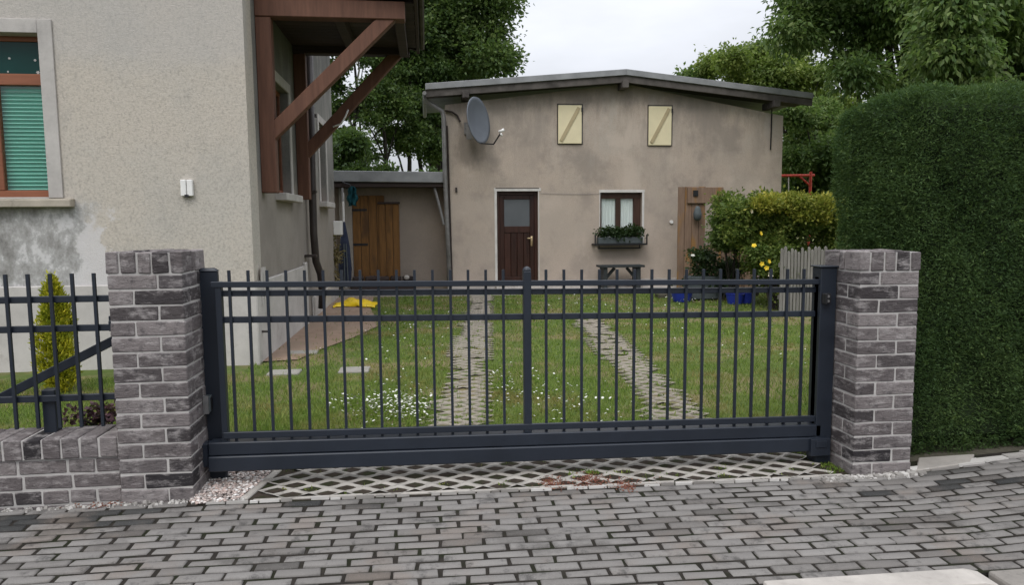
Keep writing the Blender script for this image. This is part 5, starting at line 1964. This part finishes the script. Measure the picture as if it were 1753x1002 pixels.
def pebbles(name, xs, ys, rmin, rmax, mat, rng, flat=.65, zoff=0.0):
    oc = np.array([(1, 0, 0), (-1, 0, 0), (0, 1, 0), (0, -1, 0), (0, 0, 1), (0, 0, -1), (.6, .6, .55), (-.6, .6, .55), (-.6, -.6, .55), (.6, -.6, .55)], float)
    fc = np.array([(0, 6, 9), (0, 2, 6), (2, 7, 6), (2, 1, 7), (1, 8, 7), (1, 3, 8), (3, 9, 8), (3, 0, 9), (4, 9, 6), (4, 6, 7), (4, 7, 8), (4, 8, 9), (5, 2, 0), (5, 1, 2), (5, 3, 1), (5, 0, 3)])
    n = len(xs)
    r = rng.uniform(rmin, rmax, n)
    V = oc[None]*r[:, None, None]*(1+rng.normal(size=(n, len(oc), 3))*.13)
    V *= np.stack([rng.uniform(.8, 1.4, n), rng.uniform(.7, 1.1, n), np.full(n, flat)], 1)[:, None, :]
    an = rng.uniform(0, 6.28, n)
    ca, sa = np.cos(an)[:, None], np.sin(an)[:, None]
    X, Y = V[:, :, 0]*ca-V[:, :, 1]*sa, V[:, :, 0]*sa+V[:, :, 1]*ca
    V = np.stack([X+xs[:, None], Y+ys[:, None], V[:, :, 2]+(gz_np(xs, ys)+zoff+r*flat*.3)[:, None]], 2)
    Fc = (fc[None]+np.arange(n)[:, None, None]*len(oc)).reshape(-1, 3)
    return kind(fast(name, V.reshape(-1, 3), Fc, mat), 'stuff')


xs = rng.uniform(-1.31, -.96, 1900)
ys = rng.uniform(3.90, 4.45, 1900)
ok = xs < -1.05+(ys-3.92)*.2
xs, ys = xs[ok], ys[ok]
tag(pebbles('gravel', xs, ys, .005, .013, MAT['pebble'], rng, zoff=-.004+rng.uniform(0, .012, len(xs))), 'pink and white gravel at the foot of the left pillar', 'gravel')
xs, ys = [], []
for px, py, s_, n in ((945, 822, .035, 260), (1010, 814, .05, 250), (1072, 826, .028, 170), (1020, 822, .15, 260)):
    c = G(px, py)
    xs.append(rng.normal(c.x, s_, n))
    ys.append(rng.normal(c.y, .045, n))
c = G(185, 853)
xs.append(rng.normal(-1.78, .09, 130))
ys.append(rng.normal(3.945, .018, 130))
xs, ys = np.concatenate(xs), np.concatenate(ys)
tag(pebbles('seed_litter', xs, ys, .0025, .0065, MAT['redlitter'], rng, .5, .003), 'rust red seed husks blown over the grid paving and wall foot', 'litter')


# weeds in some grid holes and along edges
def weeds():
    rng = np.random.default_rng(23)
    pts = []
    for k in range(22):
        pts.append((rng.uniform(-.9, 2.3), rng.uniform(3.96, 4.15)))
    for k in range(45):
        pts.append((rng.uniform(2.42, 2.56), rng.uniform(3.95, 4.4)))
    c = G(1000, 803)
    for k in range(10):
        pts.append((c.x+rng.normal()*.05, c.y+rng.normal()*.02))
    for k in range(150):
        y = rng.uniform(4.75, 12)
        b = TL0.x+(TL1.x-TL0.x)/(TL1.y-TL0.y)*(y-TL0.y) if rng.random() < .5 else TR0.x+(TR1.x-TR0.x)/(TR1.y-TR0.y)*(y-TR0.y)
        pts.append((b+rng.normal()*.15, y))
    for k in range(420):
        q = rng.integers(0, len(fx))
        pts.append((fx[q]+rng.normal()*.05, fy[q]+rng.normal()*.06))
    pts = np.array(pts)
    per = 16
    n = len(pts)*per
    ci = np.repeat(np.arange(len(pts)), per)
    x, y = pts[ci, 0]+rng.normal(size=n)*.018, pts[ci, 1]+rng.normal(size=n)*.014
    base = np.stack([x, y, gz_np(x, y)-.014], 1)
    d = rng.normal(size=(n, 3))*.6
    d[:, 2] = np.abs(d[:, 2])+.35
    ln = rng.uniform(.012, .036, n)*np.where(y > 4.7, 1.3, 1.0)
    V, Fc = leaves(base, d, rng.normal(size=(n, 3)), ln, ln*.28, rng)
    return kind(fast('weeds', V, Fc, MAT['grass']), 'stuff')


tag(weeds(), 'small weeds and grass tufts in the paving holes', 'weeds')
